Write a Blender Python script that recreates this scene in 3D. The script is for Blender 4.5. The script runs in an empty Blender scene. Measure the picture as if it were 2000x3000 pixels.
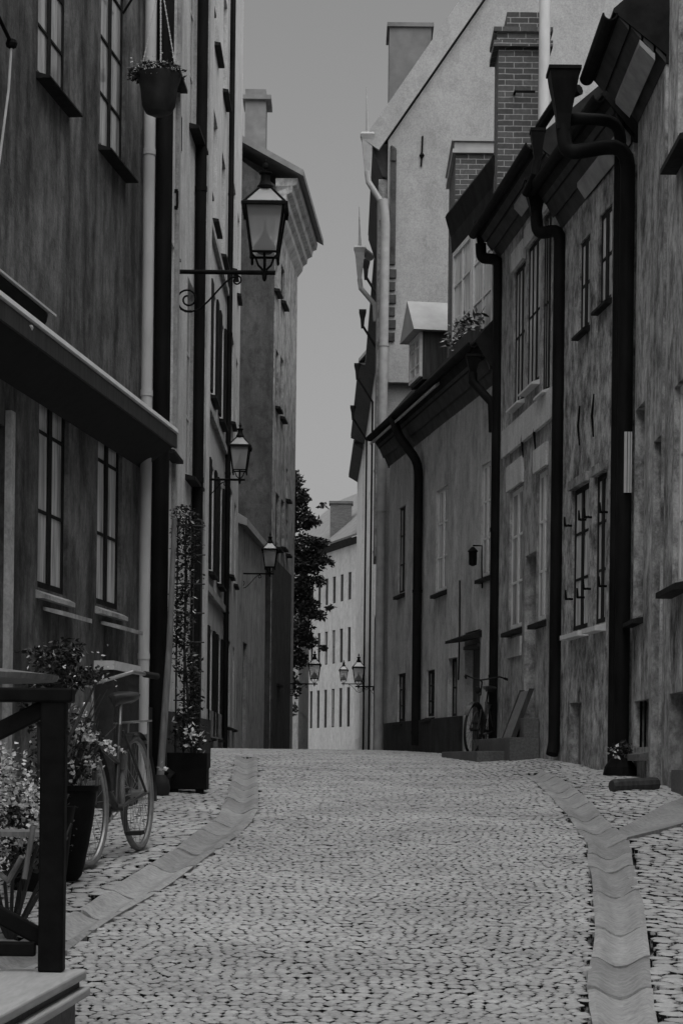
import bpy, math, random
import numpy as np
from mathutils import Vector, Matrix

random.seed(7)
rng = np.random.default_rng(7)
SC = bpy.context.scene
COL = SC.collection
R = math.radians

# ------------------------------------------------------------------ camera
EYE = Vector((0.0, 0.0, 1.4))
F_PX, CX, HY, ROLL = 6000.0, 1000.0, 2235.0, R(0.65)
cam_d = bpy.data.cameras.new('camera')
cam = bpy.data.objects.new('camera', cam_d)
COL.objects.link(cam)
cam_d.sensor_fit = 'VERTICAL'
cam_d.sensor_height = 36.0
cam_d.sensor_width = 24.0
cam_d.lens = F_PX * 36.0 / 3000.0
cam_d.shift_y = (HY - 1500.0) / 3000.0
cam_d.clip_start = 0.1
cam_d.clip_end = 3000
cam.matrix_world = Matrix.Translation(EYE) @ Matrix.Rotation(R(90), 4, 'X') @ Matrix.Rotation(ROLL, 4, 'Z')
cam_d.dof.use_dof = False
SC.camera = cam

# ------------------------------------------------------------------ world, sun, exposure
SUN_EL, SUN_AZ = 68.0, 172.0          # degrees; azimuth clockwise from +Y (down the street)
W = bpy.data.worlds.new('World')
SC.world = W
W.use_nodes = True
nt = W.node_tree
nt.nodes.clear()
out = nt.nodes.new('ShaderNodeOutputWorld')
bg = nt.nodes.new('ShaderNodeBackground')
bw = nt.nodes.new('ShaderNodeRGBToBW')
sky = nt.nodes.new('ShaderNodeTexSky')
sky.sky_type = 'NISHITA'
sky.sun_disc = False
sky.sun_elevation = R(SUN_EL)
sky.sun_rotation = R(SUN_AZ)
sky.air_density = 1.0
sky.dust_density = 4.0
sky.ozone_density = 1.0
nt.links.new(sky.outputs[0], bw.inputs[0])
nt.links.new(bw.outputs[0], bg.inputs[0])
bg.inputs[1].default_value = 0.06
nt.links.new(bg.outputs[0], out.inputs[0])

sun_d = bpy.data.lights.new('sun', 'SUN')
sun_d.energy = 1.5
sun_d.angle = R(110)
sun_d.color = (1, 1, 1)
sun = bpy.data.objects.new('sun', sun_d)
COL.objects.link(sun)
d = Vector((math.sin(R(SUN_AZ)) * math.cos(R(SUN_EL)), math.cos(R(SUN_AZ)) * math.cos(R(SUN_EL)), math.sin(R(SUN_EL))))
sun.rotation_euler = d.to_track_quat('Z', 'Y').to_euler()
sun.location = (0, 0, 40)

SC.view_settings.view_transform = 'Standard'
SC.view_settings.look = 'None'
SC.view_settings.exposure = 1.1
SC.view_settings.gamma = 1.0
SC.cycles.max_bounces = 6
SC.cycles.diffuse_bounces = 3
SC.cycles.transparent_max_bounces = 16

# ------------------------------------------------------------------ geometry of the place
def g(y):
    """height of the street centre line at distance y"""
    if y < 60:
        return 0.003 + 0.081 * y - 0.000995 * y * y
    return 0.003 + 0.081 * 60 - 0.000995 * 3600 - 0.038 * (y - 60)

def gxy(x, y):
    s = min(1, max(0, (abs(x - 0.1) - 0.7) / 1.6))
    return g(y) + 0.09 * s * s * min(1, max(0, (32 - y) / 8))

def ray(px, py):
    u, v = px - CX, HY - py
    ca, sa = math.cos(ROLL), math.sin(ROLL)
    return (u * ca - v * sa) / F_PX, (u * sa + v * ca) / F_PX

def at(px, py, Y):
    a, b = ray(px, py)
    return Vector((a * Y, Y, EYE.z + b * Y))

def on_ground(px, py):
    a, m = ray(px, py)
    A, B, C = -1.397, 0.081, 0.000995
    q = max(0.0, (B - m) ** 2 + 4 * C * A)
    Y = ((B - m) - math.sqrt(q)) / (2 * C)
    return (a * Y, Y)

class Facade:
    """a vertical wall plane from p0 (near) to p1 (far); side -1 = left of the street, +1 = right"""
    def __init__(s, p0, p1, side):
        s.p0 = Vector((p0[0], p0[1], 0)); s.p1 = Vector((p1[0], p1[1], 0))
        s.U = (s.p1 - s.p0).normalized(); s.L = (s.p1 - s.p0).length
        s.N = Vector((s.U.y, -s.U.x, 0)) * (1 if side < 0 else -1)
        s.side = side
    def P(s, u, z, d=0.0):
        v = s.p0 + s.U * u + s.N * d
        return Vector((v.x, v.y, z))
    def hit(s, px, py, d=0.0):
        a, b = ray(px, py)
        r = Vector((a, 1, b))
        t = (d - (EYE - s.p0).dot(s.N)) / r.dot(s.N)
        p = EYE + r * t
        return (p - s.p0).dot(s.U), p.z
    def rect(s, x0, x1, yt, yb, d=0.0):
        """opening whose near/left jamb is at px x0 (yt, yb measured there) and other jamb at px x1"""
        u0, z1 = s.hit(x0, yt, d); _, z0 = s.hit(x0, yb, d)
        u1, _ = s.hit(x1, (yt + yb) / 2, d)
        a, b = min(u0, u1), max(u0, u1)
        return (a, b, z0, z1)

# ------------------------------------------------------------------ mesh builder
class MB:
    def __init__(s):
        s.v = []; s.f = []
    def add(s, verts, faces):
        o = len(s.v)
        s.v.extend([tuple(p) for p in verts])
        s.f.extend([tuple(i + o for i in f) for f in faces])
    def quad(s, a, b, c, d):
        s.add([a, b, c, d], [(0, 1, 2, 3)])
    def box8(s, p):
        s.add(p, [(0, 3, 2, 1), (4, 5, 6, 7), (0, 1, 5, 4), (1, 2, 6, 5), (2, 3, 7, 6), (3, 0, 4, 7)])
    def box(s, c, sx, sy, sz, rot=None):
        pts = []
        for z in (-.5, .5):
            for x, y in ((-.5, -.5), (.5, -.5), (.5, .5), (-.5, .5)):
                v = Vector((x * sx, y * sy, z * sz))
                if rot is not None: v = rot @ v
                pts.append(Vector(c) + v)
        s.box8(pts)
    def fbox(s, F, u0, u1, z0, z1, d0, d1):
        s.box8([F.P(u0, z0, d0), F.P(u1, z0, d0), F.P(u1, z0, d1), F.P(u0, z0, d1),
                F.P(u0, z1, d0), F.P(u1, z1, d0), F.P(u1, z1, d1), F.P(u0, z1, d1)])
    def prof(s, F, poly, u0, u1):
        """cross-section poly [(d,z)] swept along the facade"""
        n = len(poly)
        s.add([F.P(u0, z, dd) for dd, z in poly] + [F.P(u1, z, dd) for dd, z in poly],
              [tuple(range(n)), tuple(range(2 * n - 1, n - 1, -1))] +
              [(i, (i + 1) % n, n + (i + 1) % n, n + i) for i in range(n)])
    def tube(s, path, r, n=10, cap=True):
        path = [Vector(p) for p in path]
        rs = r if isinstance(r, (list, tuple)) else [r] * len(path)
        rings = []
        up = None
        for i, p in enumerate(path):
            if i == 0: t = path[1] - p
            elif i == len(path) - 1: t = p - path[i - 1]
            else: t = (path[i + 1] - p).normalized() + (p - path[i - 1]).normalized()
            if t.length < 1e-9: t = Vector((0, 0, 1))
            t.normalize()
            if up is None:
                up = Vector((0, 0, 1)) if abs(t.z) < .9 else Vector((1, 0, 0))
            a = t.cross(up)
            if a.length < 1e-6:
                up = Vector((0, 1, 0)); a = t.cross(up)
            a.normalize(); b = a.cross(t).normalized(); up = b
            rings.append([p + (a * math.cos(2 * math.pi * k / n) + b * math.sin(2 * math.pi * k / n)) * rs[i] for k in range(n)])
        vs = [q for ring in rings for q in ring]
        fs = []
        for i in range(len(path) - 1):
            for k in range(n):
                fs.append((i * n + k, i * n + (k + 1) % n, (i + 1) * n + (k + 1) % n, (i + 1) * n + k))
        if cap:
            fs.append(tuple(range(n - 1, -1, -1)))
            fs.append(tuple((len(path) - 1) * n + k for k in range(n)))
        s.add(vs, fs)
    def lathe(s, c, prof, n=16, sq=False):
        """profile [(r,z)] turned round the vertical through c; sq: four-sided"""
        if sq: n = 4
        c = Vector(c)
        off = math.pi / 4 if sq else 0
        k2 = math.sqrt(2) if sq else 1
        vs = []
        for r, z in prof:
            for k in range(n):
                a = 2 * math.pi * k / n + off
                vs.append(c + Vector((math.cos(a) * r * k2, math.sin(a) * r * k2, z)))
        fs = []
        for i in range(len(prof) - 1):
            for k in range(n):
                fs.append((i * n + k, i * n + (k + 1) % n, (i + 1) * n + (k + 1) % n, (i + 1) * n + k))
        fs.append(tuple(range(n - 1, -1, -1)))
        fs.append(tuple((len(prof) - 1) * n + k for k in range(n)))
        s.add(vs, fs)
    def torus(s, c, ax, ay, Rm, r, n=36, m=8):
        c = Vector(c); ax = Vector(ax).normalized(); ay = Vector(ay).normalized()
        nn = ax.cross(ay).normalized()
        vs = []; fs = []
        for i in range(n):
            a = 2 * math.pi * i / n
            e = ax * math.cos(a) + ay * math.sin(a)
            for j in range(m):
                b = 2 * math.pi * j / m
                vs.append(c + e * (Rm + r * math.cos(b)) + nn * r * math.sin(b))
        for i in range(n):
            for j in range(m):
                fs.append((i * m + j, ((i + 1) % n) * m + j, ((i + 1) % n) * m + (j + 1) % m, i * m + (j + 1) % m))
        s.add(vs, fs)
    def leaves(s, pts, size, var=.4, droop=0.0, long=1.6):
        for p in pts:
            p = Vector(p)
            sz = size * random.uniform(1 - var, 1 + var)
            a = Vector((random.gauss(0, 1), random.gauss(0, 1), random.gauss(0, .6) - droop)).normalized()
            b = a.cross(Vector((random.gauss(0, 1), random.gauss(0, 1), random.gauss(0, 1))))
            if b.length < 1e-3: continue
            b.normalize()
            n_ = a.cross(b)
            h = n_ * sz * .12
            s.add([p, p + a * sz * long * .45 + b * sz * .42 - h, p + a * sz * long, p + a * sz * long * .45 - b * sz * .42 - h, p + a * sz * long * .5],
                  [(0, 1, 4), (1, 2, 4), (2, 3, 4), (3, 0, 4)])
    def build(s, name, mat, parent=None, smooth=False, origin=None):
        me = bpy.data.meshes.new(name)
        base = Vector((0, 0, 0))
        if parent is not None:
            base = world_loc(parent)
        elif origin is not None:
            base = Vector(origin)
        me.from_pydata([(x - base.x, y - base.y, z - base.z) for x, y, z in s.v], [], s.f)
        me.materials.append(mat)
        if smooth:
            me.polygons.foreach_set('use_smooth', [True] * len(me.polygons))
        me.update()
        o = bpy.data.objects.new(name, me)
        COL.objects.link(o)
        if parent is not None: o.parent = parent
        elif origin is not None: o.location = base
        if smooth:
            try:
                me.set_sharp_from_angle(angle=R(38))
            except Exception:
                pass
        return o

def world_loc(o):
    v = Vector((0, 0, 0))
    while o is not None:
        v = v + o.location
        o = o.parent
    return v

def tag(o, label=None, cat=None, group=None, kind=None):
    if label: o['label'] = label
    if cat: o['category'] = cat
    if group: o['group'] = group
    if kind: o['kind'] = kind
    return o

def thing(name, loc, label, cat, group=None):
    o = bpy.data.objects.new(name, None)
    o.empty_display_size = .2
    COL.objects.link(o)
    o.location = loc
    return tag(o, label, cat, group)

def copy_tree(o, parent=None):
    c = o.copy(); COL.objects.link(c)
    if parent is not None: c.parent = parent
    for ch in list(o.children): copy_tree(ch, c)
    return c

# ------------------------------------------------------------------ materials
def new_mat(name):
    m = bpy.data.materials.new(name); m.use_nodes = True
    t = m.node_tree; b = t.nodes['Principled BSDF']
    return m, t, b

def noise(t, scale, mp=(1, 1, 1), detail=5, rough=.6, loc=(0, 0, 0)):
    tc = t.nodes.new('ShaderNodeTexCoord'); mpn = t.nodes.new('ShaderNodeMapping')
    mpn.inputs['Scale'].default_value = mp; mpn.inputs['Location'].default_value = loc
    n = t.nodes.new('ShaderNodeTexNoise')
    n.inputs['Scale'].default_value = scale; n.inputs['Detail'].default_value = detail; n.inputs['Roughness'].default_value = rough
    t.links.new(tc.outputs['Object'], mpn.inputs[0]); t.links.new(mpn.outputs[0], n.inputs['Vector'])
    return n.outputs['Fac']

def ramp(t, src, stops):
    r = t.nodes.new('ShaderNodeValToRGB')
    e = r.color_ramp.elements
    while len(e) < len(stops): e.new(.5)
    for i, (p, c) in enumerate(stops):
        e[i].position = p; e[i].color = (c, c, c, 1)
    t.links.new(src, r.inputs[0])
    return r.outputs[0]

def mul(t, a, b):
    m = t.nodes.new('ShaderNodeMix'); m.data_type = 'RGBA'; m.blend_type = 'MULTIPLY'
    m.inputs[0].default_value = 1
    t.links.new(a, m.inputs[6]); t.links.new(b, m.inputs[7])
    return m.outputs[2]

def bump(t, b, src, strength, dist):
    n = t.nodes.new('ShaderNodeBump'); n.inputs['Strength'].default_value = strength; n.inputs['Distance'].default_value = dist
    t.links.new(src, n.inputs['Height']); t.links.new(n.outputs[0], b.inputs['Normal'])

def plaster(name, lo, hi, streak=.5, seed=0, blotch=1.2, bmp=.25, patch=.3):
    """painted render with rain streaks, blotches and fine grain"""
    m, t, b = new_mat(name)
    st = noise(t, 2.0, (1.7, 1.7, .3), 9, .7, (seed, seed * 2, 0))
    bl = noise(t, blotch, (1, 1, .8), 6, .65, (seed * 3, 1, seed))
    fi = noise(t, 38, (1, 1, 1), 4, .7)
    c1 = ramp(t, st, [(.36, 1 - streak), (.6, 1.0)])
    c2 = ramp(t, bl, [(.3, lo), (.7, hi)])
    c3 = ramp(t, fi, [(.3, .7), (.65, 1.0)])
    pa_ = noise(t, 3.1, (1, 1, .7), 8, .72, (seed * 5, 3, seed))
    c4 = ramp(t, pa_, [(.42 - patch * .1, 1 - patch), (.5, 1.0)])
    c5 = ramp(t, noise(t, 8.5, (1, 1, .6), 6, .7, (1, seed, 2)), [(.34, 1 - patch * .9), (.58, 1.0)])
    t.links.new(mul(t, mul(t, mul(t, mul(t, c2, c1), c3), c4), c5), b.inputs['Base Color'])
    b.inputs['Roughness'].default_value = .9
    b.inputs['Specular IOR Level'].default_value = .2
    bump(t, b, fi, bmp, .012)
    return m

def plain(name, lo, hi, rough=.6, scale=14, metal=0.0, spec=.4, mp=(1, 1, 1), bmp=.0):
    m, t, b = new_mat(name)
    n = noise(t, scale, mp, 5, .6)
    t.links.new(ramp(t, n, [(.3, lo), (.7, hi)]), b.inputs['Base Color'])
    b.inputs['Roughness'].default_value = rough; b.inputs['Metallic'].default_value = metal
    b.inputs['Specular IOR Level'].default_value = spec
    if bmp: bump(t, b, n, bmp, .01)
    return m

def brick(name, c1, c2, mortar):
    m, t, b = new_mat(name)
    tc = t.nodes.new('ShaderNodeTexCoord'); sp = t.nodes.new('ShaderNodeSeparateXYZ'); cb = t.nodes.new('ShaderNodeCombineXYZ')
    ad = t.nodes.new('ShaderNodeMath'); ad.operation = 'ADD'
    t.links.new(tc.outputs['Object'], sp.inputs[0]); t.links.new(sp.outputs[0], ad.inputs[0]); t.links.new(sp.outputs[1], ad.inputs[1])
    t.links.new(ad.outputs[0], cb.inputs[0]); t.links.new(sp.outputs[2], cb.inputs[1])
    br = t.nodes.new('ShaderNodeTexBrick')
    br.inputs['Color1'].default_value = (c1, c1, c1, 1); br.inputs['Color2'].default_value = (c2, c2, c2, 1); br.inputs['Mortar'].default_value = (mortar, mortar, mortar, 1)
    br.inputs['Scale'].default_value = 1; br.inputs['Brick Width'].default_value = .24; br.inputs['Row Height'].default_value = .078
    br.inputs['Mortar Size'].default_value = .007; br.inputs['Mortar Smooth'].default_value = .3
    ns = noise(t, 25, (1, 1, 1), 4, .7)
    mx = t.nodes.new('ShaderNodeVectorMath'); mx.operation = 'ADD'
    sc_ = t.nodes.new('ShaderNodeVectorMath'); sc_.operation = 'SCALE'; sc_.inputs[3].default_value = .012
    nz = t.nodes.new('ShaderNodeTexNoise'); nz.inputs['Scale'].default_value = 9
    t.links.new(tc.outputs['Object'], nz.inputs['Vector']); t.links.new(nz.outputs['Color'], sc_.inputs[0])
    t.links.new(cb.outputs[0], mx.inputs[0]); t.links.new(sc_.outputs[0], mx.inputs[1])
    t.links.new(mx.outputs[0], br.inputs['Vector'])
    t.links.new(mul(t, br.outputs['Color'], ramp(t, ns, [(.25, .55), (.7, 1.0)])), b.inputs['Base Color'])
    b.inputs['Roughness'].default_value = .9
    inv = t.nodes.new('ShaderNodeMath'); inv.operation = 'SUBTRACT'; inv.inputs[0].default_value = 1
    t.links.new(br.outputs['Fac'], inv.inputs[1]); bump(t, b, inv.outputs[0], .6, .01)
    return m

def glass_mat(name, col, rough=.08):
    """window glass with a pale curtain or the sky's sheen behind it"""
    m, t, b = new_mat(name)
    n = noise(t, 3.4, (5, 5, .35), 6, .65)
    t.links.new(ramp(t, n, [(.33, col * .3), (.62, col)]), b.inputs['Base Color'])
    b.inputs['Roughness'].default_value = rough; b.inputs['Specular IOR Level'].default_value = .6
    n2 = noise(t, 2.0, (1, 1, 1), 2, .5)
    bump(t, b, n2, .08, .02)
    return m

def lantern_glass():
    m, t, b = new_mat('lantern_glass')
    t.nodes.remove(b)
    o = t.nodes['Material Output']
    tr = t.nodes.new('ShaderNodeBsdfTransparent'); gl = t.nodes.new('ShaderNodeBsdfGlossy'); df = t.nodes.new('ShaderNodeBsdfTranslucent'); dd = t.nodes.new('ShaderNodeBsdfDiffuse'); dm = t.nodes.new('ShaderNodeMixShader'); dm.inputs[0].default_value = .5; dd.inputs[0].default_value = (.8, .8, .8, 1)
    tr.inputs[0].default_value = (.9, .9, .9, 1); gl.inputs['Roughness'].default_value = .15; df.inputs[0].default_value = (.8, .8, .8, 1)
    m1 = t.nodes.new('ShaderNodeMixShader'); m2 = t.nodes.new('ShaderNodeMixShader')
    m1.inputs[0].default_value = .4; m2.inputs[0].default_value = .08
    t.links.new(tr.outputs[0], m1.inputs[1]); t.links.new(df.outputs[0], dm.inputs[1]); t.links.new(dd.outputs[0], dm.inputs[2]); t.links.new(dm.outputs[0], m1.inputs[2])
    t.links.new(m1.outputs[0], m2.inputs[1]); t.links.new(gl.outputs[0], m2.inputs[2]); t.links.new(m2.outputs[0], o.inputs[0])
    return m

def stone(name, lo, hi, island=.25, scale=60):
    m, t, b = new_mat(name)
    n = noise(t, scale, (1, 1, 1), 5, .7)
    big = noise(t, 1.1, (1, 1, 1), 7, .7)
    geo = t.nodes.new('ShaderNodeNewGeometry')
    isl = ramp(t, geo.outputs['Random Per Island'], [(0, 1 - island), (1, 1.0)])
    c = mul(t, mul(t, ramp(t, n, [(.3, lo), (.7, hi)]), isl), ramp(t, big, [(.35, .68), (.62, 1.0)]))
    t.links.new(c, b.inputs['Base Color'])
    b.inputs['Roughness'].default_value = .75
    b.inputs['Specular IOR Level'].default_value = .3
    bump(t, b, n, .25, .006)
    return m

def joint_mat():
    """pale joint sand; shade in the open pits painted as scattered dark spots"""
    m, t, b = new_mat('joint_sand_shade')
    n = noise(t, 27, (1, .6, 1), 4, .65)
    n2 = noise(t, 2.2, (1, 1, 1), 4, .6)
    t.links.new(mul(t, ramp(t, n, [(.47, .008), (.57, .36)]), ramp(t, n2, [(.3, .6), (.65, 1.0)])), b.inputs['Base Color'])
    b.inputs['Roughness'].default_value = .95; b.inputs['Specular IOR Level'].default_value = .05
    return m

M = dict(
    sett=stone('granite_sett', .4, .62, .22),
    slab=stone('granite_slab', .3, .54, .3, 30),
    joint=plain('joint_earth', .03, .06, .95, 30),
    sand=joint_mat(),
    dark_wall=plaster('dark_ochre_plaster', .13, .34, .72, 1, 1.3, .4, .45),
    pale_wall=plaster('pale_limewash', .66, .82, .2, 2, patch=.15),
    pale_wall2=plaster('grey_limewash', .5, .68, .3, 5),
    rough_wall=plaster('rough_plaster', .4, .9, .3, 7, 2.6, 1.0, .8),
    worn_wall=plaster('worn_grey_plaster', .4, .82, .38, 9, 2.2, .8, .7),
    mid_wall=plaster('mid_grey_plaster', .4, .74, .35, 11, 2.0, .6, .6),
    lit_wall=plaster('smooth_sand_plaster', .54, .78, .3, 13, .9, .4, .25),
    gable=plaster('white_gable_plaster', .38, .48, .08, 15, .7, patch=.1),
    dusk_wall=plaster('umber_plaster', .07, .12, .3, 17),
    far_wall=plaster('far_pale_plaster', .62, .74, .15, 19, patch=.15),
    plinth=plaster('dark_plinth', .035, .07, .3, 21),
    black=plain('black_painted_iron', .005, .011, .6, 20, spec=.05),
    pipe=plain('black_painted_zinc', .006, .016, .55, 6, mp=(1, 1, .3), spec=.05),
    pale_pipe=plain('grey_painted_zinc', .44, .6, .6, 6, mp=(1, 1, .3)),
    far_pipe=plain('pale_zinc', .3, .42, .6, 6),
    frame=plain('dark_window_paint', .014, .03, .6, 15, spec=.05),
    pale_frame=plain('pale_window_paint', .6, .75, .55, 15),
    wood=plain('dark_stained_wood', .02, .06, .7, 5, mp=(6, 6, .4)),
    plank=plain('weathered_plank', .1, .22, .8, 5, mp=(8, 8, .6)),
    shutter=plain('dark_shutter_paint', .01, .024, .7, 8, spec=.05),
    roof=plain('black_sheet_roof', .014, .035, .7, 4, mp=(1, 1, 1), spec=.05),
    roof_pale=plain('zinc_roof', .3, .42, .6, 3),
    roof_far=plain('grey_slate_roof', .13, .2, .8, 3),
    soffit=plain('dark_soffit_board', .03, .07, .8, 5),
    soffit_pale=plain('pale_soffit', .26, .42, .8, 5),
    brick=brick('sooty_brick', .06, .12, .34),
    brick_far=brick('grey_brick', .1, .15, .16),
    pane=glass_mat('pale_pane', .85),  # reflected sky painted in as a near-white base colour
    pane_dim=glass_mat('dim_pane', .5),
    pane_dark=glass_mat('dark_pane', .02),
    lglass=lantern_glass(),
    burner=plain('frosted_burner', .015, .03, .6),
    leaf=plain('dark_leaf', .012, .035, .5, 8, spec=.25),
    leaf2=plain('leaf', .02, .07, .45, 8, spec=.3),
    leaf_tree=plain('tree_leaf', .012, .036, .6, 2, spec=.2),
    petal=plain('pale_petal', .45, .65, .7, 8),
    bark=plain('bark', .03, .07, .9, 12),
    pot=plain('black_pot', .005, .011, .6, 8, spec=.05),
    chrome=plain('worn_chrome', .3, .45, .3, 10, metal=.8),
    bike_paint=plain('dark_bike_paint', .025, .05, .35, 10),
    bike_pale=plain('silver_bike_paint', .2, .3, .35, 10, metal=.4),
    rubber=plain('rubber', .008, .016, .8, 20),
    tyre_wall=plain('grey_tyre_wall', .12, .2, .8, 20),
    leather=plain('worn_black_leather', .012, .03, .4, 10, spec=.4),
    canvas=plain('pale_canvas', .35, .5, .85, 10),
    awning_cloth=plain('black_awning_cloth', .006, .014, .9, 10),
    metal=plain('brushed_aluminium', .6, .75, .5, 8),
    step=stone('step_stone', .1, .2, .1, 40),
    platform=plain('terrace_board', .34, .46, .75, 6, mp=(8, 1, 8)),
    ledge=plain('limestone_ledge', .55, .7, .7, 12),
    sign=plain('white_enamel', .5, .6, .5, 6),
)

# ------------------------------------------------------------------ ground
def strip_surface(name, x0, x1, ys, nx, dz, mat, label=None):
    mb = MB()
    xs = np.linspace(x0, x1, nx)
    vs = [(x, y, gxy(x, y) + dz) for y in ys for x in xs]
    fs = [(i * nx + j, i * nx + j + 1, (i + 1) * nx + j + 1, (i + 1) * nx + j) for i in range(len(ys) - 1) for j in range(nx - 1)]
    mb.add(vs, fs)
    return tag(mb.build(name, mat), kind='structure')
strip_surface('ground', -40, 40, list(np.arange(-12, 62, .5)) + list(np.arange(62, 100, 4)) + [120, 160, 240, 400, 800], 161, -.1, M['joint'])

LG_l = [(0, 2792), (153, 2708), (255, 2652), (332, 2596), (490, 2499), (566, 2438), (633, 2392), (658, 2341), (673, 2290), (684, 2239), (689, 2216)]
LG_r = [(0, 2905), (204, 2795), (306, 2713), (500, 2596), (647, 2486), (670, 2468), (740, 2414), (761, 2363), (759, 2288), (757, 2222), (752, 2210)]
RG_l = [(1712, 3000), (1712, 2881), (1728, 2776), (1736, 2666), (1721, 2589), (1714, 2474), (1685, 2441), (1647, 2388), (1585, 2321), (1547, 2292), (1500, 2272)]
RG_r = [(1927, 3000), (1913, 2857), (1908, 2761), (1896, 2666), (1867, 2594), (1858, 2508), (1843, 2469), (1776, 2417), (1728, 2359), (1661, 2307), (1614, 2283), (1560, 2264)]
def poly_ground(pts):
    return np.array([on_ground(*p) for p in pts])
PLl, PLr, PRl, PRr = map(poly_ground, (LG_l, LG_r, RG_l, RG_r))
def ext(a, y0):
    """extend a strip edge straight toward and past the camera"""
    a = a[np.argsort(a[:, 1])]
    if a[0, 1] > y0:
        a = np.vstack([[a[0, 0] + (a[0, 0] - a[1, 0]) / max(.3, a[1, 1] - a[0, 1]) * (a[0, 1] - y0) * .25, y0], a])
    return a
PLl, PLr, PRl, PRr = [ext(a, 3.0) for a in (PLl, PLr, PRl, PRr)]
def smooth_edge(a):
    ys = np.arange(a[0, 1], a[-1, 1], .12)
    xs = np.interp(ys, a[:, 1], a[:, 0])
    for _ in range(10):
        xs[1:-1] = .25 * xs[:-2] + .5 * xs[1:-1] + .25 * xs[2:]
    return np.stack([xs, ys], 1)
PLl, PLr, PRl, PRr = [smooth_edge(a) for a in (PLl, PLr, PRl, PRr)]
YL_END = min(PLl[-1, 1], PLr[-1, 1]); YR_END = min(PRl[-1, 1], PRr[-1, 1])
def fx(a, y): return np.interp(y, a[:, 1], a[:, 0])

# the house lines of both sides, used for the edges of the paving too
L_LINE = np.array([[-8, -4.2], [0, -3.77], [16.5, -1.62], [16.6, -1.66], [22.1, -1.46], [22.2, -2.6], [50.3, -2.6], [58, -2.2]])
R_LINE = np.array([[-8, 2.87], [20.2, 2.85], [23.9, 2.49], [28.1, 2.08], [37.1, .68], [44, .72], [44.1, 1.36], [60, 1.36]])
def lx(y): return np.interp(y, L_LINE[:, 0], L_LINE[:, 1])
def rx(y): return np.interp(y, R_LINE[:, 0], R_LINE[:, 1])

def gutter(name, A, B, y0, y1, dip=.042):
    mb = MB()
    y = y0
    n = 10
    while y < y1:
        L = random.uniform(.6, 1.35)
        a, b = y + random.uniform(.016, .034), min(y1, y + L) - random.uniform(.016, .034)
        if b - a < .2: break
        ss = np.linspace(a, b, max(2, int((b - a) / .18)))
        tilt = random.uniform(-.003, .003)
        off = random.uniform(-.005, .005)
        skew = random.uniform(-.06, .06)
        vs = []; fs = []
        for k, yy in enumerate(ss):
            for j in range(n + 1):
                q = j / n
                yq = yy + skew * (q - .5)
                xa, xb = fx(A, yq) + .012 + off + .004 * math.sin(yq * 3), fx(B, yq) - .012 + off + .004 * math.sin(yq * 2.3 + 2)
                x = xa + (xb - xa) * q
                c = math.sin(math.pi * min(1, max(0, (q - .12) / .76))) ** 1.3
                edge = -.02 if (j in (0, n) or k in (0, len(ss) - 1)) else 0
                vs.append((x, yq, gxy(x, yq) + .011 - dip * c + tilt * (q - .5) * 2 + edge * .6 + random.gauss(0, .0015)))
        m = n + 1
        for k in range(len(ss) - 1):
            for j in range(n):
                fs.append((k * m + j, k * m + j + 1, (k + 1) * m + j + 1, (k + 1) * m + j))
        # skirts
        base = len(vs)
        ring = [j for j in range(m)] + [k * m + n for k in range(1, len(ss))] + [(len(ss) - 1) * m + j for j in range(n - 1, -1, -1)] + [k * m for k in range(len(ss) - 2, 0, -1)]
        for i in ring:
            x, yy, z = vs[i]; vs.append((x, yy, z - .12))
        for i in range(len(ring)):
            j = (i + 1) % len(ring)
            fs.append((ring[i], base + i, base + j, ring[j]))
        mb.add(vs, fs)
        y += L
    return tag(mb.build(name, M['slab'], smooth=True), kind='structure')
gutter('gutter', PLl, PLr, 4.0, YL_END)
gutter('gutter', PRl, PRr, 4.0, YR_END)
# cross drain running from the right gutter to the wall
A2 = poly_ground([(1836, 2477), (2000, 2452), (2110, 2436)]); B2 = poly_ground([(1812, 2452), (1992, 2378), (2060, 2330)])
mb = MB()
na = 16; vs = []; fs = []
for i in range(na + 1):
    q = i / na
    a = np.array([np.interp(q, [0, .55, 1], A2[:, k]) for k in (0, 1)]); b = np.array([np.interp(q, [0, .55, 1], B2[:, k]) for k in (0, 1)])
    for j in range(9):
        p = a + (b - a) * j / 8
        c = math.sin(math.pi * j / 8)
        vs.append((p[0], p[1], gxy(p[0], p[1]) + .016 - .05 * c))
for i in range(na):
    for j in range(8):
        fs.append((i * 9 + j, (i + 1) * 9 + j, (i + 1) * 9 + j + 1, i * 9 + j + 1))
base = len(vs)
for i in range(na + 1):
    for j in (0, 8):
        x, y, z = vs[i * 9 + j]; vs.append((x, y, z - .12))
for i in range(na):
    fs.append((i * 9, base + 2 * i, base + 2 * i + 2, (i + 1) * 9)); fs.append((i * 9 + 8, (i + 1) * 9 + 8, base + 2 * i + 3, base + 2 * i + 1))
mb.add(vs, fs)
tag(mb.build('drain', M['slab'], smooth=True), kind='structure')
def in_branch(x, y):
    a0, b0 = A2[0], B2[0]
    if x < min(a0[0], b0[0]) - .02: return False
    ya = np.interp(x, A2[:, 0], A2[:, 1]); yb = np.interp(x, B2[:, 0], B2[:, 1])
    return min(ya, yb) - .03 < y < max(ya, yb) + .03

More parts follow.
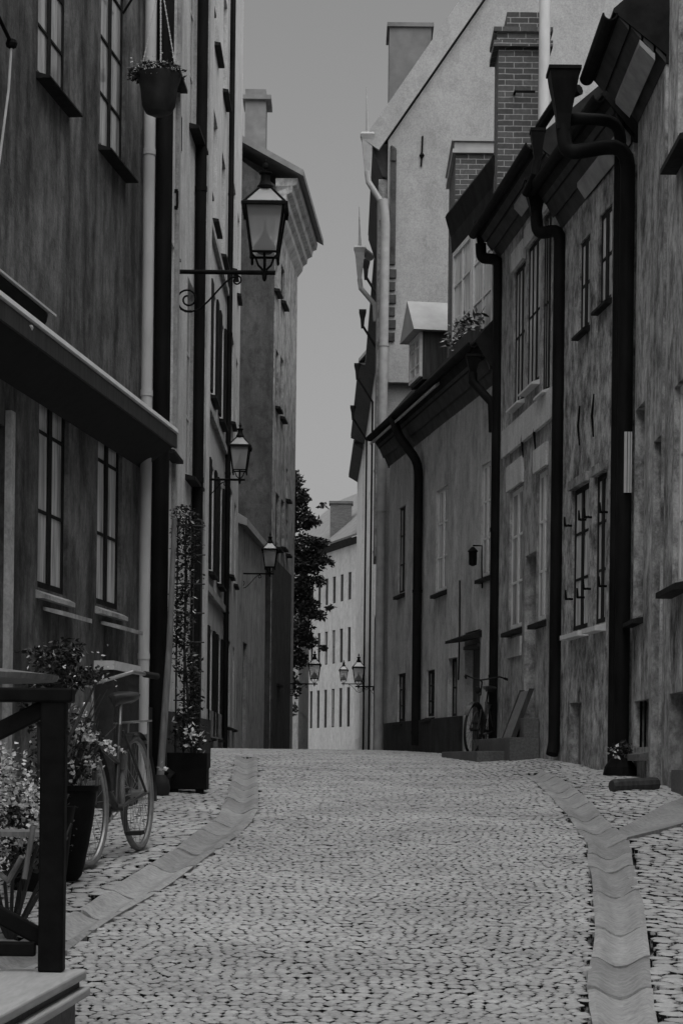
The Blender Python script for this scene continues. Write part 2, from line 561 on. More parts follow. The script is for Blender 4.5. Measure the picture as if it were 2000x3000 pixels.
def sett_field(name, inside, y0, y1, x0f, x1f, size, seed, arc=0.0, kk=5):
    """individually laid setts: (x,y) centres in bowed rows, each stone a small rounded block"""
    rg = np.random.default_rng(seed)
    V = []; Fc = []
    k = kk
    tt = np.linspace(-1, 1, k)
    gx, gy = np.meshgrid(tt, tt)
    sq = lambda a, b: a * np.sqrt(1 - .6 * b ** 4)
    ux, uy = sq(gx, gy), sq(gy, gx)
    rr = np.maximum(np.abs(gx), np.abs(gy))
    zz = np.where(rr > .9, -.0035, 0) - .001 * (rr ** 2)
    ux = ux.ravel(); uy = uy.ravel(); zz = zz.ravel()
    ring = [i for i in range(k)] + [j * k + k - 1 for j in range(1, k)] + [(k - 1) * k + i for i in range(k - 2, -1, -1)] + [j * k for j in range(k - 2, 0, -1)]
    tf = [(j * k + i, j * k + i + 1, (j + 1) * k + i + 1, (j + 1) * k + i) for j in range(k - 1) for i in range(k - 1)]
    nb = len(ring)
    tf += [(ring[i], k * k + i, k * k + (i + 1) % nb, ring[(i + 1) % nb]) for i in range(nb)]
    nv = k * k + nb
    y = y0; cnt = 0
    while y < y1:
        rowh = size * rg.uniform(.92, 1.1)
        xa, xb = x0f(y), x1f(y)
        xm, hw = (xa + xb) / 2, max(.3, (xb - xa) / 2)
        x = xa + rg.uniform(0, size)
        ph = rg.uniform(0, 9)
        while x < xb + .05:
            w = size * rg.uniform(.8, 1.28)
            xc = x + w / 2
            yy = y + arc * ((xc - xm) / hw) ** 2 + .012 * math.sin(xc * 5 + ph * .15)
            if inside(xc, yy, w / 2):
                gap = rg.uniform(-.004, .001) if rg.random() > .1 else rg.uniform(.004, .012)
                hx, hy = w / 2 - gap * .6, rowh / 2 - gap * .6
                rot = rg.normal(0, .035)
                c, s_ = math.cos(rot), math.sin(rot)
                px_ = ux * hx * rg.uniform(.97, 1.05); py_ = uy * hy * rg.uniform(.97, 1.06)
                X = xc + px_ * c - py_ * s_; Yv = yy + px_ * s_ + py_ * c
                tx, ty = rg.normal(0, .018, 2)
                h = rg.normal(0, .0017)
                sl = .081 - .00199 * yy
                Z = gxy(xc, yy) + sl * (Yv - yy) + h + zz + tx * px_ + ty * py_
                o = len(V)
                pts = np.stack([X, Yv, Z], 1)
                low = pts[ring].copy(); low[:, 2] -= .04
                V.append(np.vstack([pts, low])); cnt += 1
            x += w
        y += rowh
    if not V: return None
    n = len(V)
    Vn = np.vstack(V)
    tfa = np.array(tf, dtype=np.int32)
    Fn = (tfa[None, :, :] + (np.arange(n) * nv)[:, None, None]).reshape(-1, 4)
    me = bpy.data.meshes.new(name)
    me.vertices.add(len(Vn)); me.vertices.foreach_set('co', Vn.astype(np.float32).ravel())
    me.loops.add(Fn.size); me.loops.foreach_set('vertex_index', Fn.ravel().astype(np.int32))
    me.polygons.add(len(Fn)); me.polygons.foreach_set('loop_start', np.arange(0, Fn.size, 4, dtype=np.int32))
    me.polygons.foreach_set('use_smooth', np.ones(len(Fn), dtype=bool))
    me.update(calc_edges=True); me.validate()
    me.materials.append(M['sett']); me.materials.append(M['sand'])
    mi = np.zeros((n, len(tf)), dtype=np.int32); mi[:, (k - 1) * (k - 1):] = 1  # stone sides share the joint material's painted pit shade
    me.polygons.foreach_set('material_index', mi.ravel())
    o = bpy.data.objects.new(name, me); COL.objects.link(o)
    return tag(o, kind='structure')

YL_CUT, YR_CUT = YL_END - .3, YR_END - .3
def road_l(y): return fx(PLr, y) if y < YL_CUT else fx(PLr, YL_END) + (y - YL_END) * .02
def road_r(y): return fx(PRl, y) if y < YR_CUT else min(rx(y), 2.6)
mb = MB()
xs_ = np.arange(-3.2, 3.21, .08); ys_ = np.arange(5, 45, .2)
def bed_z(x, y):
    dz = -.017
    if y < YL_END and fx(PLl, y) - .07 < x < fx(PLr, y) + .07: dz = -.1
    if y < YR_END and fx(PRl, y) - .07 < x < fx(PRr, y) + .07: dz = -.1
    if in_branch(x, y): dz = -.1
    return gxy(x, y) + dz
nx_ = len(xs_)
mb.add([(x, y, bed_z(x, y)) for y in ys_ for x in xs_], [(i * nx_ + j, i * nx_ + j + 1, (i + 1) * nx_ + j + 1, (i + 1) * nx_ + j) for i in range(len(ys_) - 1) for j in range(nx_ - 1)])
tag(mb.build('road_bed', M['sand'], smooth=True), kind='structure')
RL_ = lambda y: road_l(y) - .1
RR_ = lambda y: road_r(y) + .1
in_road = lambda x, y, h: road_l(y) - h * .15 < x < road_r(y) + h * .15
sett_field('road', in_road, 5.4, 14, RL_, RR_, .05, 1, arc=-.22)
sett_field('road', in_road, 14.03, 20, RL_, RR_, .056, 6, arc=-.22)
sett_field('road', in_road, 20.04, 44, RL_, RR_, .072, 4, arc=-.22, kk=4)
sett_field('pavement', lambda x, y, h: lx(y) < x < (fx(PLl, y) if y < YL_CUT else road_l(y)) + h * .15, 6.0, 40, lambda y: lx(y) - .05, lambda y: (fx(PLl, y) if y < YL_CUT else road_l(y)) + .08, .085, 2, arc=.05)
sett_field('pavement', lambda x, y, h: (fx(PRr, y) if y < YR_CUT else 9) - h * .15 < x < rx(y) and not in_branch(x, y), 5.4, 30, lambda y: fx(PRr, y) - .1, lambda y: rx(y), .085, 3, arc=.05)
# ------------------------------------------------------------------ house kit
def wall_mesh(F, u0, u1, z0, z1, openings, depth=.2, back=6.0):
    """front with real openings and reveals, plus side, back and top faces"""
    mb = MB()
    us = sorted({u0, u1} | {min(max(o[0], u0), u1) for o in openings} | {min(max(o[1], u0), u1) for o in openings})
    zs = sorted({z0, z1} | {min(max(o[2], z0), z1) for o in openings} | {min(max(o[3], z0), z1) for o in openings})
    for i in range(len(us) - 1):
        for j in range(len(zs) - 1):
            a, b, c, e = us[i], us[i + 1], zs[j], zs[j + 1]
            if b - a < 1e-5 or e - c < 1e-5: continue
            um, zm = (a + b) / 2, (c + e) / 2
            if any(o[0] < um < o[1] and o[2] < zm < o[3] for o in openings): continue
            mb.quad(F.P(a, c), F.P(b, c), F.P(b, e), F.P(a, e))
    for o in openings:
        a, b, c, e = o[:4]
        dp = o[4] if len(o) > 4 else depth
        mb.quad(F.P(a, c), F.P(a, e), F.P(a, e, -dp), F.P(a, c, -dp))
        mb.quad(F.P(b, c), F.P(b, e), F.P(b, e, -dp), F.P(b, c, -dp))
        mb.quad(F.P(a, e), F.P(b, e), F.P(b, e, -dp), F.P(a, e, -dp))
        mb.quad(F.P(a, c), F.P(b, c), F.P(b, c, -dp), F.P(a, c, -dp))
        mb.quad(F.P(a, c, -dp), F.P(b, c, -dp), F.P(b, e, -dp), F.P(a, e, -dp))
    mb.quad(F.P(u0, z0), F.P(u0, z1), F.P(u0, z1, -back), F.P(u0, z0, -back))
    mb.quad(F.P(u1, z0), F.P(u1, z1), F.P(u1, z1, -back), F.P(u1, z0, -back))
    mb.quad(F.P(u0, z0, -back), F.P(u1, z0, -back), F.P(u1, z1, -back), F.P(u0, z1, -back))
    mb.quad(F.P(u0, z1), F.P(u1, z1), F.P(u1, z1, -back), F.P(u0, z1, -back))
    return mb

def window(parent, F, r, cols=2, rows=3, rec=.12, fw=.05, bw=.028, pane='pane', frame='frame', sill=None, sill_out=.1, sill_mat='frame', name='window', zrows=None):
    a, b, c, e = r[:4]
    mb = MB()
    d0, d1 = -rec - .05, -rec
    mb.fbox(F, a, a + fw, c, e, d0, d1); mb.fbox(F, b - fw, b, c, e, d0, d1)
    mb.fbox(F, a + fw, b - fw, c, c + fw, d0, d1); mb.fbox(F, a + fw, b - fw, e - fw, e, d0, d1)
    for k in range(1, cols):
        u = a + (b - a) * k / cols
        w_ = bw * (2.0 if cols == 2 or k == cols // 2 else 1)
        mb.fbox(F, u - w_, u + w_, c + fw, e - fw, d0 + .006, d1 + .004)
    for k in range(1, rows):
        z = c + (e - c) * (zrows[k - 1] if zrows else k / rows)
        mb.fbox(F, a + fw, b - fw, z - bw / 2, z + bw / 2, d0 + .012, d1 + .002)
    w = mb.build(name, M[frame], parent)
    pm = MB(); pm.fbox(F, a + fw * .5, b - fw * .5, c + fw * .5, e - fw * .5, -rec - .03, -rec - .008)
    pm.build('pane', M[pane], w)
    if sill:
        sm = MB()
        t = sill
        sm.prof(F, [(-rec, c - .004), (sill_out, c - .045), (sill_out, c - .045 - t), (-rec, c - .045 - t)], a - .04, b + .04)
        sm.build('sill', M[sill_mat], w)
    return w

def rainpipe(parent, pts, r, mat='pipe', joints=(), name='downpipe', shoe=True):
    mb = MB()
    pts = [Vector(p) for p in pts]
    path = [pts[0]]
    for i in range(1, len(pts) - 1):          # rounded bends
        p = pts[i]; a = (pts[i - 1] - p); b = (pts[i + 1] - p)
        k = min(a.length, b.length) * .4; k = min(k, r * 3.2)
        a.normalize(); b.normalize()
        p0, p2 = p + a * k, p + b * k
        for q in (0, .25, .5, .75, 1):
            path.append(p0 * (1 - q) ** 2 + p * 2 * q * (1 - q) + p2 * q * q)
    path.append(pts[-1])
    mb.tube(path, r, 14)
    lo = min(pts, key=lambda p: p.z); hi = max(pts, key=lambda p: p.z)
    for z in joints:
        q = (z - lo.z) / max(.1, (hi.z - lo.z))
        # joint collars sit on the straight lowest run
        a, b = pts[-2], pts[-1]
        tt = (z - b.z) / (a.z - b.z) if abs(a.z - b.z) > .1 else .5
        c = b + (a - b) * tt
        mb.tube([c - Vector((0, 0, .025)), c + Vector((0, 0, .025))], r * 1.12, 14)
    return mb.build(name, M[mat], parent, smooth=True)

def hopper(parent, c, w, h, mat='pipe'):
    mb = MB()
    c = Vector(c)
    mb.lathe(c, [(w * .2, -h), (w * .24, -h * .75), (w * .33, -h * .5), (w * .44, -h * .2), (w * .47, -.04), (w * .52, -.035), (w * .52, 0), (w * .46, 0), (w * .4, -.03)], sq=True)
    return mb.build('hopper', M[mat], parent)

def house(label, base, group=None, cat='house', name='house'):
    return thing(name, base, label, cat, group)

def base_of(F, u):
    p = F.P(u, 0)
    return Vector((p.x, p.y, g(min(p.y, 60))))

def gable_roof(parent, F, u0, u1, ze, ov, dep, pitch, mat='roof', th=.12, zdrop=0):
    """two-sided roof over a house of depth dep, ridge parallel to the street"""
    t = math.tan(R(pitch))
    zr = ze + (dep / 2 + ov) * t
    mb = MB()
    mb.prof(F, [(ov, ze), (-dep / 2, zr), (-dep - ov, ze), (-dep - ov + .02, ze - th), (-dep / 2, zr - th), (ov - .02, ze - th)], u0, u1)
    return mb.build('roof', M[mat], parent)

# ================================================================== LEFT SIDE
# ---- near left house with dark rendered wall
F1 = Facade((-4.81, -8), (-1.62, 16.5), -1)
H1 = house('dark streaked plaster house on the near left, with tall narrow windows above a folded awning', base_of(F1, 20))
up = [F1.rect(118, 203, -420, 217), F1.rect(300, 371, -250, 430)]
lw = [F1.rect(118, 201, 1030, 1722), F1.rect(290, 358, 1130, 1770)]
dr = F1.rect(-160, 8, 1150, 2750)
W1 = wall_mesh(F1, 0, F1.L, -.6, 11.5, [r + (.14,) for r in up + lw] + [dr[:2] + (g(9) - .1, dr[3], .3)], back=5)
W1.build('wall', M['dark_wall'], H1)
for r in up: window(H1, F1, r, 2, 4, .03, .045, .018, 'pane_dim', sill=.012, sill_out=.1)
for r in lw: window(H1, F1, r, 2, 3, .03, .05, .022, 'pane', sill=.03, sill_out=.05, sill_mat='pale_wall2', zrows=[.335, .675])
# sheet-metal ledges below the lower sills
for r in lw:
    m_ = MB(); m_.prof(F1, [(.01, r[2] - .12), (.15, r[2] - .15), (.15, r[2] - .18), (.01, r[2] - .145)], r[0] + .1, r[1] + .12)
    m_.build('metal_ledge', M['pale_wall2'], H1)
# door at the left edge of the picture
m_ = MB(); m_.fbox(F1, dr[0] + .02, dr[1] - .02, g(9) - .1, dr[3] - .02, -.24, -.18)
for z in (1.2, 1.9):
    m_.fbox(F1, dr[0] + .2, dr[1] - .2, z - .25, z + .25, -.18, -.165)
dd = m_.build('door', M['wood'], H1)
m_ = MB(); m_.fbox(F1, dr[1], dr[1] + .09, .3, dr[3] + .1, 0.001, .04); m_.build('door_frame', M['pale_wall2'], H1)
# cellar hatch with stone cap
hz = F1.hit(404, 1960, .12); hu0 = F1.hit(322, 1985, .12)[0]
m_ = MB(); m_.fbox(F1, hu0, hz[0], hz[1] - .045, hz[1] + .02, .0, .15); m_.build('stone_ledge', M['ledge'], H1)
m_ = MB(); m_.fbox(F1, hu0 + .04, hz[0] - .03, .6, hz[1] - .045, .0, .14)
m_.fbox(F1, hu0 + .1, hz[0] - .1, .75, hz[1] - .15, .14, .152); m_.build('cellar_hatch', M['plinth'], H1)
# pale pipe at the corner, black pipe just past it
zt = 12.0
cpt = lambda px, Y: at(px, 2235, Y)
p = at(426, 1500, 16.2)
u_, _ = F1.hit(426, 1500, .06)
pp = [F1.P(u_, zt, .06), F1.P(u_, g(16.2) + .1, .06)]
rainpipe(H1, pp, .045, 'pale_pipe', joints=[F1.hit(440, 448, .06)[1], F1.hit(440, 1160, .06)[1], F1.hit(432, 1925, .06)[1]])

# folded awning
aw = thing('awning', F1.P(F1.hit(200, 1300)[0], 3.4), 'long folded black shop awning with an aluminium front bar on the dark left wall', 'awning')
ue, ze = F1.hit(516, 1264, .27)
us_, zs_ = F1.hit(-300, 680, .27)
zl = F1.hit(446, 1393)[1]
zl0 = F1.hit(18, 1156)[1]
m_ = MB(); m_.prof(F1, [(.285, ze + .02), (.295, ze - .015), (.26, ze - .03), (.25, ze + .01)], us_, ue)
m_.build('front_bar', M['metal'], aw)
m_ = MB(); m_.prof(F1, [(.284, ze - .03), (.284, ze - .14), (.264, ze - .14), (.26, ze - .034)], us_, ue - .02)
m_.build('valance', M['wood'], aw)
m_ = MB(); m_.prof(F1, [(.26, ze - .03), (.255, ze - .13), (.0, zl + .0), (.0, zl + .34)], us_, ue - .03)
m_.build('folded_cloth', M['awning_cloth'], aw)
uh, zh = F1.hit(162, 922, .26)
m_ = MB(); m_.prof(F1, [(0, zh + .12), (.2, zh + .035), (.27, zh), (.27, zh - .014), (.2, zh + .02), (0, zh + .1)], us_, uh)
m_.build('hood', M['metal'], aw)
ur, zr_ = F1.hit(112, 925, .15)
m_ = MB(); m_.tube([F1.P(us_, zr_, .12), F1.P(ur, zr_, .12)], .095, 14); m_.build('roller', M['awning_cloth'], aw, smooth=True)
ub, zb = F1.hit(30, 945, .22)
m_ = MB(); m_.box(F1.P(ub, zb, .22), .09, .12, .1); m_.tube([F1.P(ub - .6, zb + .05, .2), F1.P(ub, zb + .03, .24), F1.P(ub + .25, zb + .02, .27)], .022, 8)
m_.build('folding_arm', M['metal'], aw)

# rope fixing at the left edge
u0, z0 = F1.hit(30, 128, .12)
hk = thing('wall_hook', F1.P(u0, z0), 'small iron wall hook with a pale rope at the upper left edge', 'hook')
m_ = MB(); m_.tube([F1.P(u0 - .5, z0 + .35, .02), F1.P(u0 - .25, z0 + .12, .1), F1.P(u0, z0, .13)], .012, 8); m_.lathe(F1.P(u0, z0, .13), [(.012, -.03), (.03, -.02), (.036, 0), (.03, .02), (.012, .03)], 10)
m_.build('hook', M['black'], hk)
m_ = MB(); m_.tube([F1.P(u0, z0 - .01, .13), F1.P(u0 - .05, z0 - .3, .13), F1.P(u0 - .2, z0 - .8, .12), F1.P(u0 - .5, z0 - 1.5, .06)], .008, 6); m_.build('rope', M['canvas'], hk)

# ---- second left house (carries the first lamp)
F2 = Facade((-1.66, 16.56), (-1.46, 22.1), -1)
H2 = house('tall pale house behind the largest street lamp, half covered by a climbing plant', base_of(F2, 3))
op2 = []
for zc in (4.2, 7.6, 11.0):
    op2.append((3.3, 4.1, zc, zc + 1.9)); op2.append((1.6, 2.2, zc, zc + 1.9))
wall_mesh(F2, 0, F2.L, -.3, 15.5, op2, back=6).build('wall', M['pale_wall'], H2)
for r in op2: window(H2, F2, r, 2, 3, .06, .05, .03, 'pane_dim', 'pale_frame', sill=.03, sill_out=.1, sill_mat='frame')
m_ = MB(); m_.fbox(F2, 0, F2.L, -.2, g(20) + .62, .0, .05); m_.build('plinth', M['plinth'], H2)
for px0, dd_, rr_ in ((474, .085, .074),):
    u, _ = F2.hit(px0, 1100, dd_)
    rainpipe(H2, [F2.P(u, 15.2, dd_), F2.P(u, g(18) + .18, dd_), F2.P(u - .02, g(18) + .1, dd_ + .12)], rr_, 'pipe', joints=[3.5, 6.2, 8.9])
u, _ = F2.hit(583, 1100, .06)
rainpipe(H2, [F2.P(u, 15.2, .06), F2.P(u, g(21.5) + .1, .06)], .056, 'pipe', joints=[4.2, 7.1, 9.9])
m_ = MB()
for q in (.25, 2.2, 4.7):
    m_.fbox(F2, q, q + .13, 3.2, 15.2, .002, .035)
m_.build('pilaster', M['pale_wall2'], H2)
for k_, (x_, y0_, y1_) in enumerate(((531, 345, 445), (520, 560, 610))):
    ua, za = F2.hit(x_, y0_, .03); ub_, zb_ = F2.hit(x_, y1_, .03)
    m_ = MB(); m_.tube([F2.P(ua, za, .03), F2.P(ua, zb_, .03)], .012, 6); m_.box(F2.P(ua, za, .02), .03, .03, .03); m_.box(F2.P(ua, zb_, .02), .03, .03, .03)
    m_.build('wall_anchor', M['black'], H2)

# ---- third left house (tall, pale, set back, rows of shuttered windows)
F3 = Facade((-2.6, 22.2), (-2.6, 44.5), -1)
H3 = house('tall pale house set back on the left with rows of dark shuttered windows', base_of(F3, 18))
op3 = []
u = 1.0
for zc in (1.9, 5.1, 8.5, 11.9, 15.3):
    for k in range(8):
        uu = .8 + k * 2.75
        op3.append((uu, uu + 1.25, zc, zc + 2.1))
wall_mesh(F3, 0, F3.L, -.3, 19.5, op3, .15, back=7).build('wall', M['pale_wall'], H3)
for r in op3:
    w_ = window(H3, F3, r, 2, 3, .1, .06, .03, random.choice(('pane_dark', 'pane_dim')), 'frame', sill=.05, sill_out=.12, sill_mat='frame')
    if r[2] < 9:
        for a_, b_ in ((r[0] - .5, r[0] - .02), (r[1] + .02, r[1] + .5)):
            s_ = MB(); s_.fbox(F3, a_, b_, r[2], r[3], .01, .05)
            s_.build('shutter', M['shutter'], w_)
m_ = MB(); m_.fbox(F3, 0, F3.L, -.2, g(38) + .75, .0, .05); m_.build('plinth', M['mid_wall'], H3)
m_ = MB()
for z_ in (4.6, 8.0, 11.4): m_.fbox(F3, 0, F3.L - .02, z_, z_ + .14, .002, .08)
m_.build('string_course', M['pale_wall2'], H3)
u, _ = F3.hit(671, 1100, .09)
rainpipe(H3, [F3.P(u, 19.2, .09), F3.P(u, g(42), .09)], .06, 'pipe', joints=[4.6, 7.6, 10.6, 13.6])
F3b = Facade((-2.52, 44.56), (-2.6, 50.2), -1)
H3b = house('narrow pale house on the left between the shuttered house and the low house', base_of(F3b, 2))
op = [(1.0, 2.0, z, z + 1.9) for z in (2.2, 5.6, 9, 12.4)] + [(3.4, 4.4, z, z + 1.9) for z in (2.2, 5.6, 9, 12.4)]
wall_mesh(F3b, 0, F3b.L, -.6, 20, op, .15, back=7).build('wall', M['pale_wall'], H3b)
for r in op: window(H3b, F3b, r, 2, 3, .1, .06, .03, 'pane_dark', 'frame', sill=.05)

# ---- low pale house further on the left
F4 = Facade((-2.6, 50.3), (-2.2, 58.1), -1)
H4 = house('low pale house behind the third lantern, its eave meeting the dark gable', base_of(F4, 3))
ze4 = F4.hit(703, 1512)[1]
d4 = F4.rect(712, 722, 1880, 2190)
op = [d4[:2] + (-.6, d4[3], .15)]
wall_mesh(F4, 0, F4.L, -.6, ze4 - .2, op, .15, back=3).build('wall', M['pale_wall2'], H4)
m_ = MB(); m_.fbox(F4, d4[0], d4[1], -.5, d4[3], -.14, -.1); m_.build('door', M['shutter'], H4)
m_ = MB(); m_.prof(F4, [(.22, ze4 - .28), (.22, ze4 - .1), (-1.5, ze4 + .9), (-3, ze4 + .9), (-3, ze4 - .21), (.0, ze4 - .21)], 0, F4.L); m_.build('roof', M['roof_pale'], H4)
# ---- dark gabled house beyond
F5 = Facade((-2.04, 58.3), (-1.58, 65.5), -1)
H5 = house('tall house with dark gable wall, deep moulded eaves and square chimney behind the lanterns', base_of(F5, 2))
ze5 = at(905, 610, 61.5).z
op = []
for x0, x1, yt, yb in ((806, 815, 735, 845), (824, 834, 770, 880), (808, 816, 1020, 1190), (822, 830, 1040, 1220), (808, 818, 1440, 1600), (824, 832, 1460, 1600), (838, 843, 1370, 1460), (838, 843, 1520, 1620), (806, 816, 1840, 2000)):
    op.append(F5.rect(x0, x1, yt, yb))
wall_mesh(F5, 0.0, F5.L, -1.2, ze5 - .3, op, .2, back=6).build('wall', M['mid_wall'], H5)
for r in op: window(H5, F5, r, 2, 3, .08, .06, .03, 'pane_dark', 'frame', sill=.06, sill_out=.15)
# gable skin on the end wall, facing down the street
m_ = MB()
gx0, gx1 = -8.5, -2.06
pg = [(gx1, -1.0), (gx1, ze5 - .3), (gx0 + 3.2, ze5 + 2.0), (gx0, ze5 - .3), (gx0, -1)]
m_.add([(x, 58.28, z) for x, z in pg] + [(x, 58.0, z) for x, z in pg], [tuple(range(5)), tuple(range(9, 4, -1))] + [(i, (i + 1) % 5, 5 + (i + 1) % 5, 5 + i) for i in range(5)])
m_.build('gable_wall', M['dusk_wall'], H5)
m_ = MB()
for k, (o_, z_) in enumerate(((.16, -.95), (.3, -.72), (.46, -.5), (.6, -.28))):
    m_.prof(F5, [(0, ze5 + z_ - .2), (o_, ze5 + z_ + .02), (o_ + .03, ze5 + z_ + .2), (0, ze5 + z_ + .2)], -.2, F5.L)
m_.build('cornice', M['pale_wall2'], H5)
m_ = MB(); m_.prof(F5, [(.82, ze5 - .12), (.82, ze5 + .05), (-3, ze5 + 2.2), (-6.6, ze5 + .0), (-6.6, ze5 - .12), (-3, ze5 + 2.0)], -.55, F5.L)
m_.build('roof', M['roof_far'], H5)
cx0, cx1 = at(717, 400, 59.5).x, at(778, 400, 59.5).x
zt5, zb5 = at(745, 292, 59.5).z, at(745, 470, 59.5).z
m_ = MB(); m_.box(((cx0 + cx1) / 2, 60.0, (zt5 + zb5) / 2 - .6), cx1 - cx0, 1.0, zt5 - zb5 + 1.2)
m_.box(((cx0 + cx1) / 2 + .04, 60.0, zt5 + .05), cx1 - cx0 + .22, 1.25, .12)
m_.box(((cx0 + cx1) / 2, 60.0, zt5 + .2), cx1 - cx0, 1.0, .22)
m_.build('chimney', M['roof_far'], H5)
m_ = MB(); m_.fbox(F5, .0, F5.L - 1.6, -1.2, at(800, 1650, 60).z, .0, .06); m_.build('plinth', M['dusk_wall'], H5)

# ================================================================== RIGHT SIDE
def eave(parent, F, u0, u1, ze, ov, zdrop, gut=True, ridge=3.0, pitch=42, boards=3, gmat='pipe', smat='soffit', dep=6.0):
    """soffit boards, gutter and roof over a street front"""
    sm = MB()
    for k in range(boards):
        a, b = k / boards, (k + 1) / boards
        za = ze - zdrop * (1 - a); zb = ze - zdrop * (1 - b)
        da, db = ov * a + .002, ov * b - .02
        st = .018 if k % 2 else 0
        sm.prof(F, [(da, za - st), (db, zb - st), (db, zb + .05), (da, za + .05)], u0 + .02, u1 - .02)
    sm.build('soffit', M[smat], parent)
    t = math.tan(R(pitch))
    rm = MB()
    zr = ze + (ov + dep / 2) * t
    rm.prof(F, [(ov + .03, ze + .06), (-dep / 2, zr), (-dep, ze + .06), (-dep, ze - zdrop - .01), (0, ze - zdrop - .01), (.0, ze - zdrop + .07), (ov + .03, ze + .07 - .04)], u0, u1)
    r_ = rm.build('roof', M['roof'], parent)
    if gut:
        gm = MB()
        n = 8
        pr = [(ov + .06 + .07 * math.cos(math.pi + math.pi * i / n), ze + .02 + .07 * math.sin(math.pi + math.pi * i / n)) for i in range(n + 1)]
        pr += [(ov + .06 + .055 * math.cos(2 * math.pi - math.pi * i / n), ze + .02 + .055 * math.sin(2 * math.pi - math.pi * i / n)) for i in range(n + 1)]
        gm.prof(F, pr, u0, u1)
        gm.build('gutter', M[gmat], parent)
    return r_

# ---- R0 nearest right house
G0 = Facade((2.87, -8), (2.87, 18.42), 1)
K0 = house('pale weathered plaster house at the right picture edge with a sloping window sill', base_of(G0, 25))
opr = []
ua = G0.hit(1968, 1700)[0]
zA = G0.hit(1975, 1718)[1]; zB = G0.hit(1965, 507)[1]
op = []
for uu in (ua - .95, ua - 2.9, ua - 4.9, ua - 8):
    op.append((uu, uu + .95, zA, zA + 1.75)); op.append((uu, uu + .95, zB, zB + 1.8))
bs = G0.rect(1973, 1999, 2030, 2262); op.append((bs[0] - .0, bs[1] + .25, bs[2], bs[3]))
wall_mesh(G0, 0, G0.L, -.6, 12.5, op, .2, back=6).build('wall', M['worn_wall'], K0)
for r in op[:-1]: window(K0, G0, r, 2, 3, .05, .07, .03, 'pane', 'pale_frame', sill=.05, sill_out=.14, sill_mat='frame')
m_ = MB(); r = op[-1]
m_.fbox(G0, r[0], r[1], r[2], r[3], -.19, -.17); m_.build('cellar_opening', M['shutter'], K0)
m_ = MB(); m_.fbox(G0, 12, bs[0] - .03, -.4, bs[2] + .02, .002, .1); m_.build('plinth', M['step'], K0)

# ---- R1
G1 = Facade((2.85, 18.46), (2.85, 20.2), 1)
K1 = house('narrow grey house with tall dark doorway and a huge black rain hopper at its eave', base_of(G1, .8))
ze1 = at(1745, 130, 19.2).z
op = []
r = G1.rect(1914, 1937, 1295, 2290); op.append((max(.02, r[1] - .45) if False else r[0], r[1], r[2], r[3], .3))
r = G1.rect(1860, 1884, 1205, 1810); op.append(r)
b1 = G1.rect(1857, 1898, 2055, 2190)
op.append((b1[0], b1[1], b1[2], b1[3], .25))
op = [(max(.03, o[0]), min(G1.L - .03, o[1])) + tuple(o[2:]) for o in op]
wall_mesh(G1, 0, G1.L, -.3, ze1 - .42, op, .16, back=6).build('wall', M['worn_wall'], K1)
m_ = MB(); r = op[0]; m_.fbox(G1, r[0] + .01, r[1] - .01, r[2], r[3] - .02, -.26, -.2)
m_.fbox(G1, r[0] + .01, r[1] - .01, r[2] + 1.1, r[2] + 1.16, -.2, -.19); m_.build('door', M['shutter'], K1)
window(K1, G1, op[1], 2, 4, .1, .05, .025, 'pane_dim', 'frame', sill=.04)
m_ = MB(); r = op[2]
for q in np.linspace(r[0] + .04, r[1] - .04, 4): m_.tube([G1.P(q, r[2], -.06), G1.P(q, r[3], -.06)], .012, 6)
m_.fbox(G1, r[0], r[1], r[2], r[3], -.24, -.22); m_.build('cellar_grille', M['black'], K1)
m_ = MB(); m_.prof(G1, [(.0, r[2] - .05), (.09, r[2] - .07), (.09, r[2] - .13), (0, r[2] - .13)], r[0] - .03, r[1] + .03); m_.build('cellar_sill', M['step'], K1)
# eave
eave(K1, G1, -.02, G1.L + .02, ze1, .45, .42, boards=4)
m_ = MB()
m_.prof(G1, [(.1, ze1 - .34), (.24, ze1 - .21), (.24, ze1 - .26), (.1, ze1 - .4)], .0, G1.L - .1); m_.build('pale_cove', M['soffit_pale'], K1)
hp = at(1650, 205, 20.35)
hopper(K1, hp, .31, .6)
pu, _ = G1.hit(1826, 1300, .1)
pe = Facade((2.85, 18.46), (2.85, 20.6), 1)
pu = (at(1822, 1300, 20.32) - G1.p0).dot(G1.U)
xw = at(1828, 1300, 20.3).x
b0 = Vector((hp.x, hp.y, hp.z - .55))
rainpipe(K1, [b0, b0 + Vector((.03, 0, -.28)), Vector((xw, 20.3, at(1800, 420, 20.3).z)), Vector((xw, 20.3, g(20.3) + .25)), Vector((xw - .06, 20.25, g(20.3) + .12))], .075, 'pipe', joints=[3.0, 5.2])
rainpipe(K1, [b0 + Vector((.0, .2, .05)), Vector((hp.x + .1, 20.42, at(1700, 345, 20.4).z)), Vector((xw - .06, 20.42, at(1820, 352, 20.4).z)), Vector((xw - .06, 20.42, g(20.4) + .1))], .06, 'pipe')
u, z = G1.hit(1922, 1120, .06)
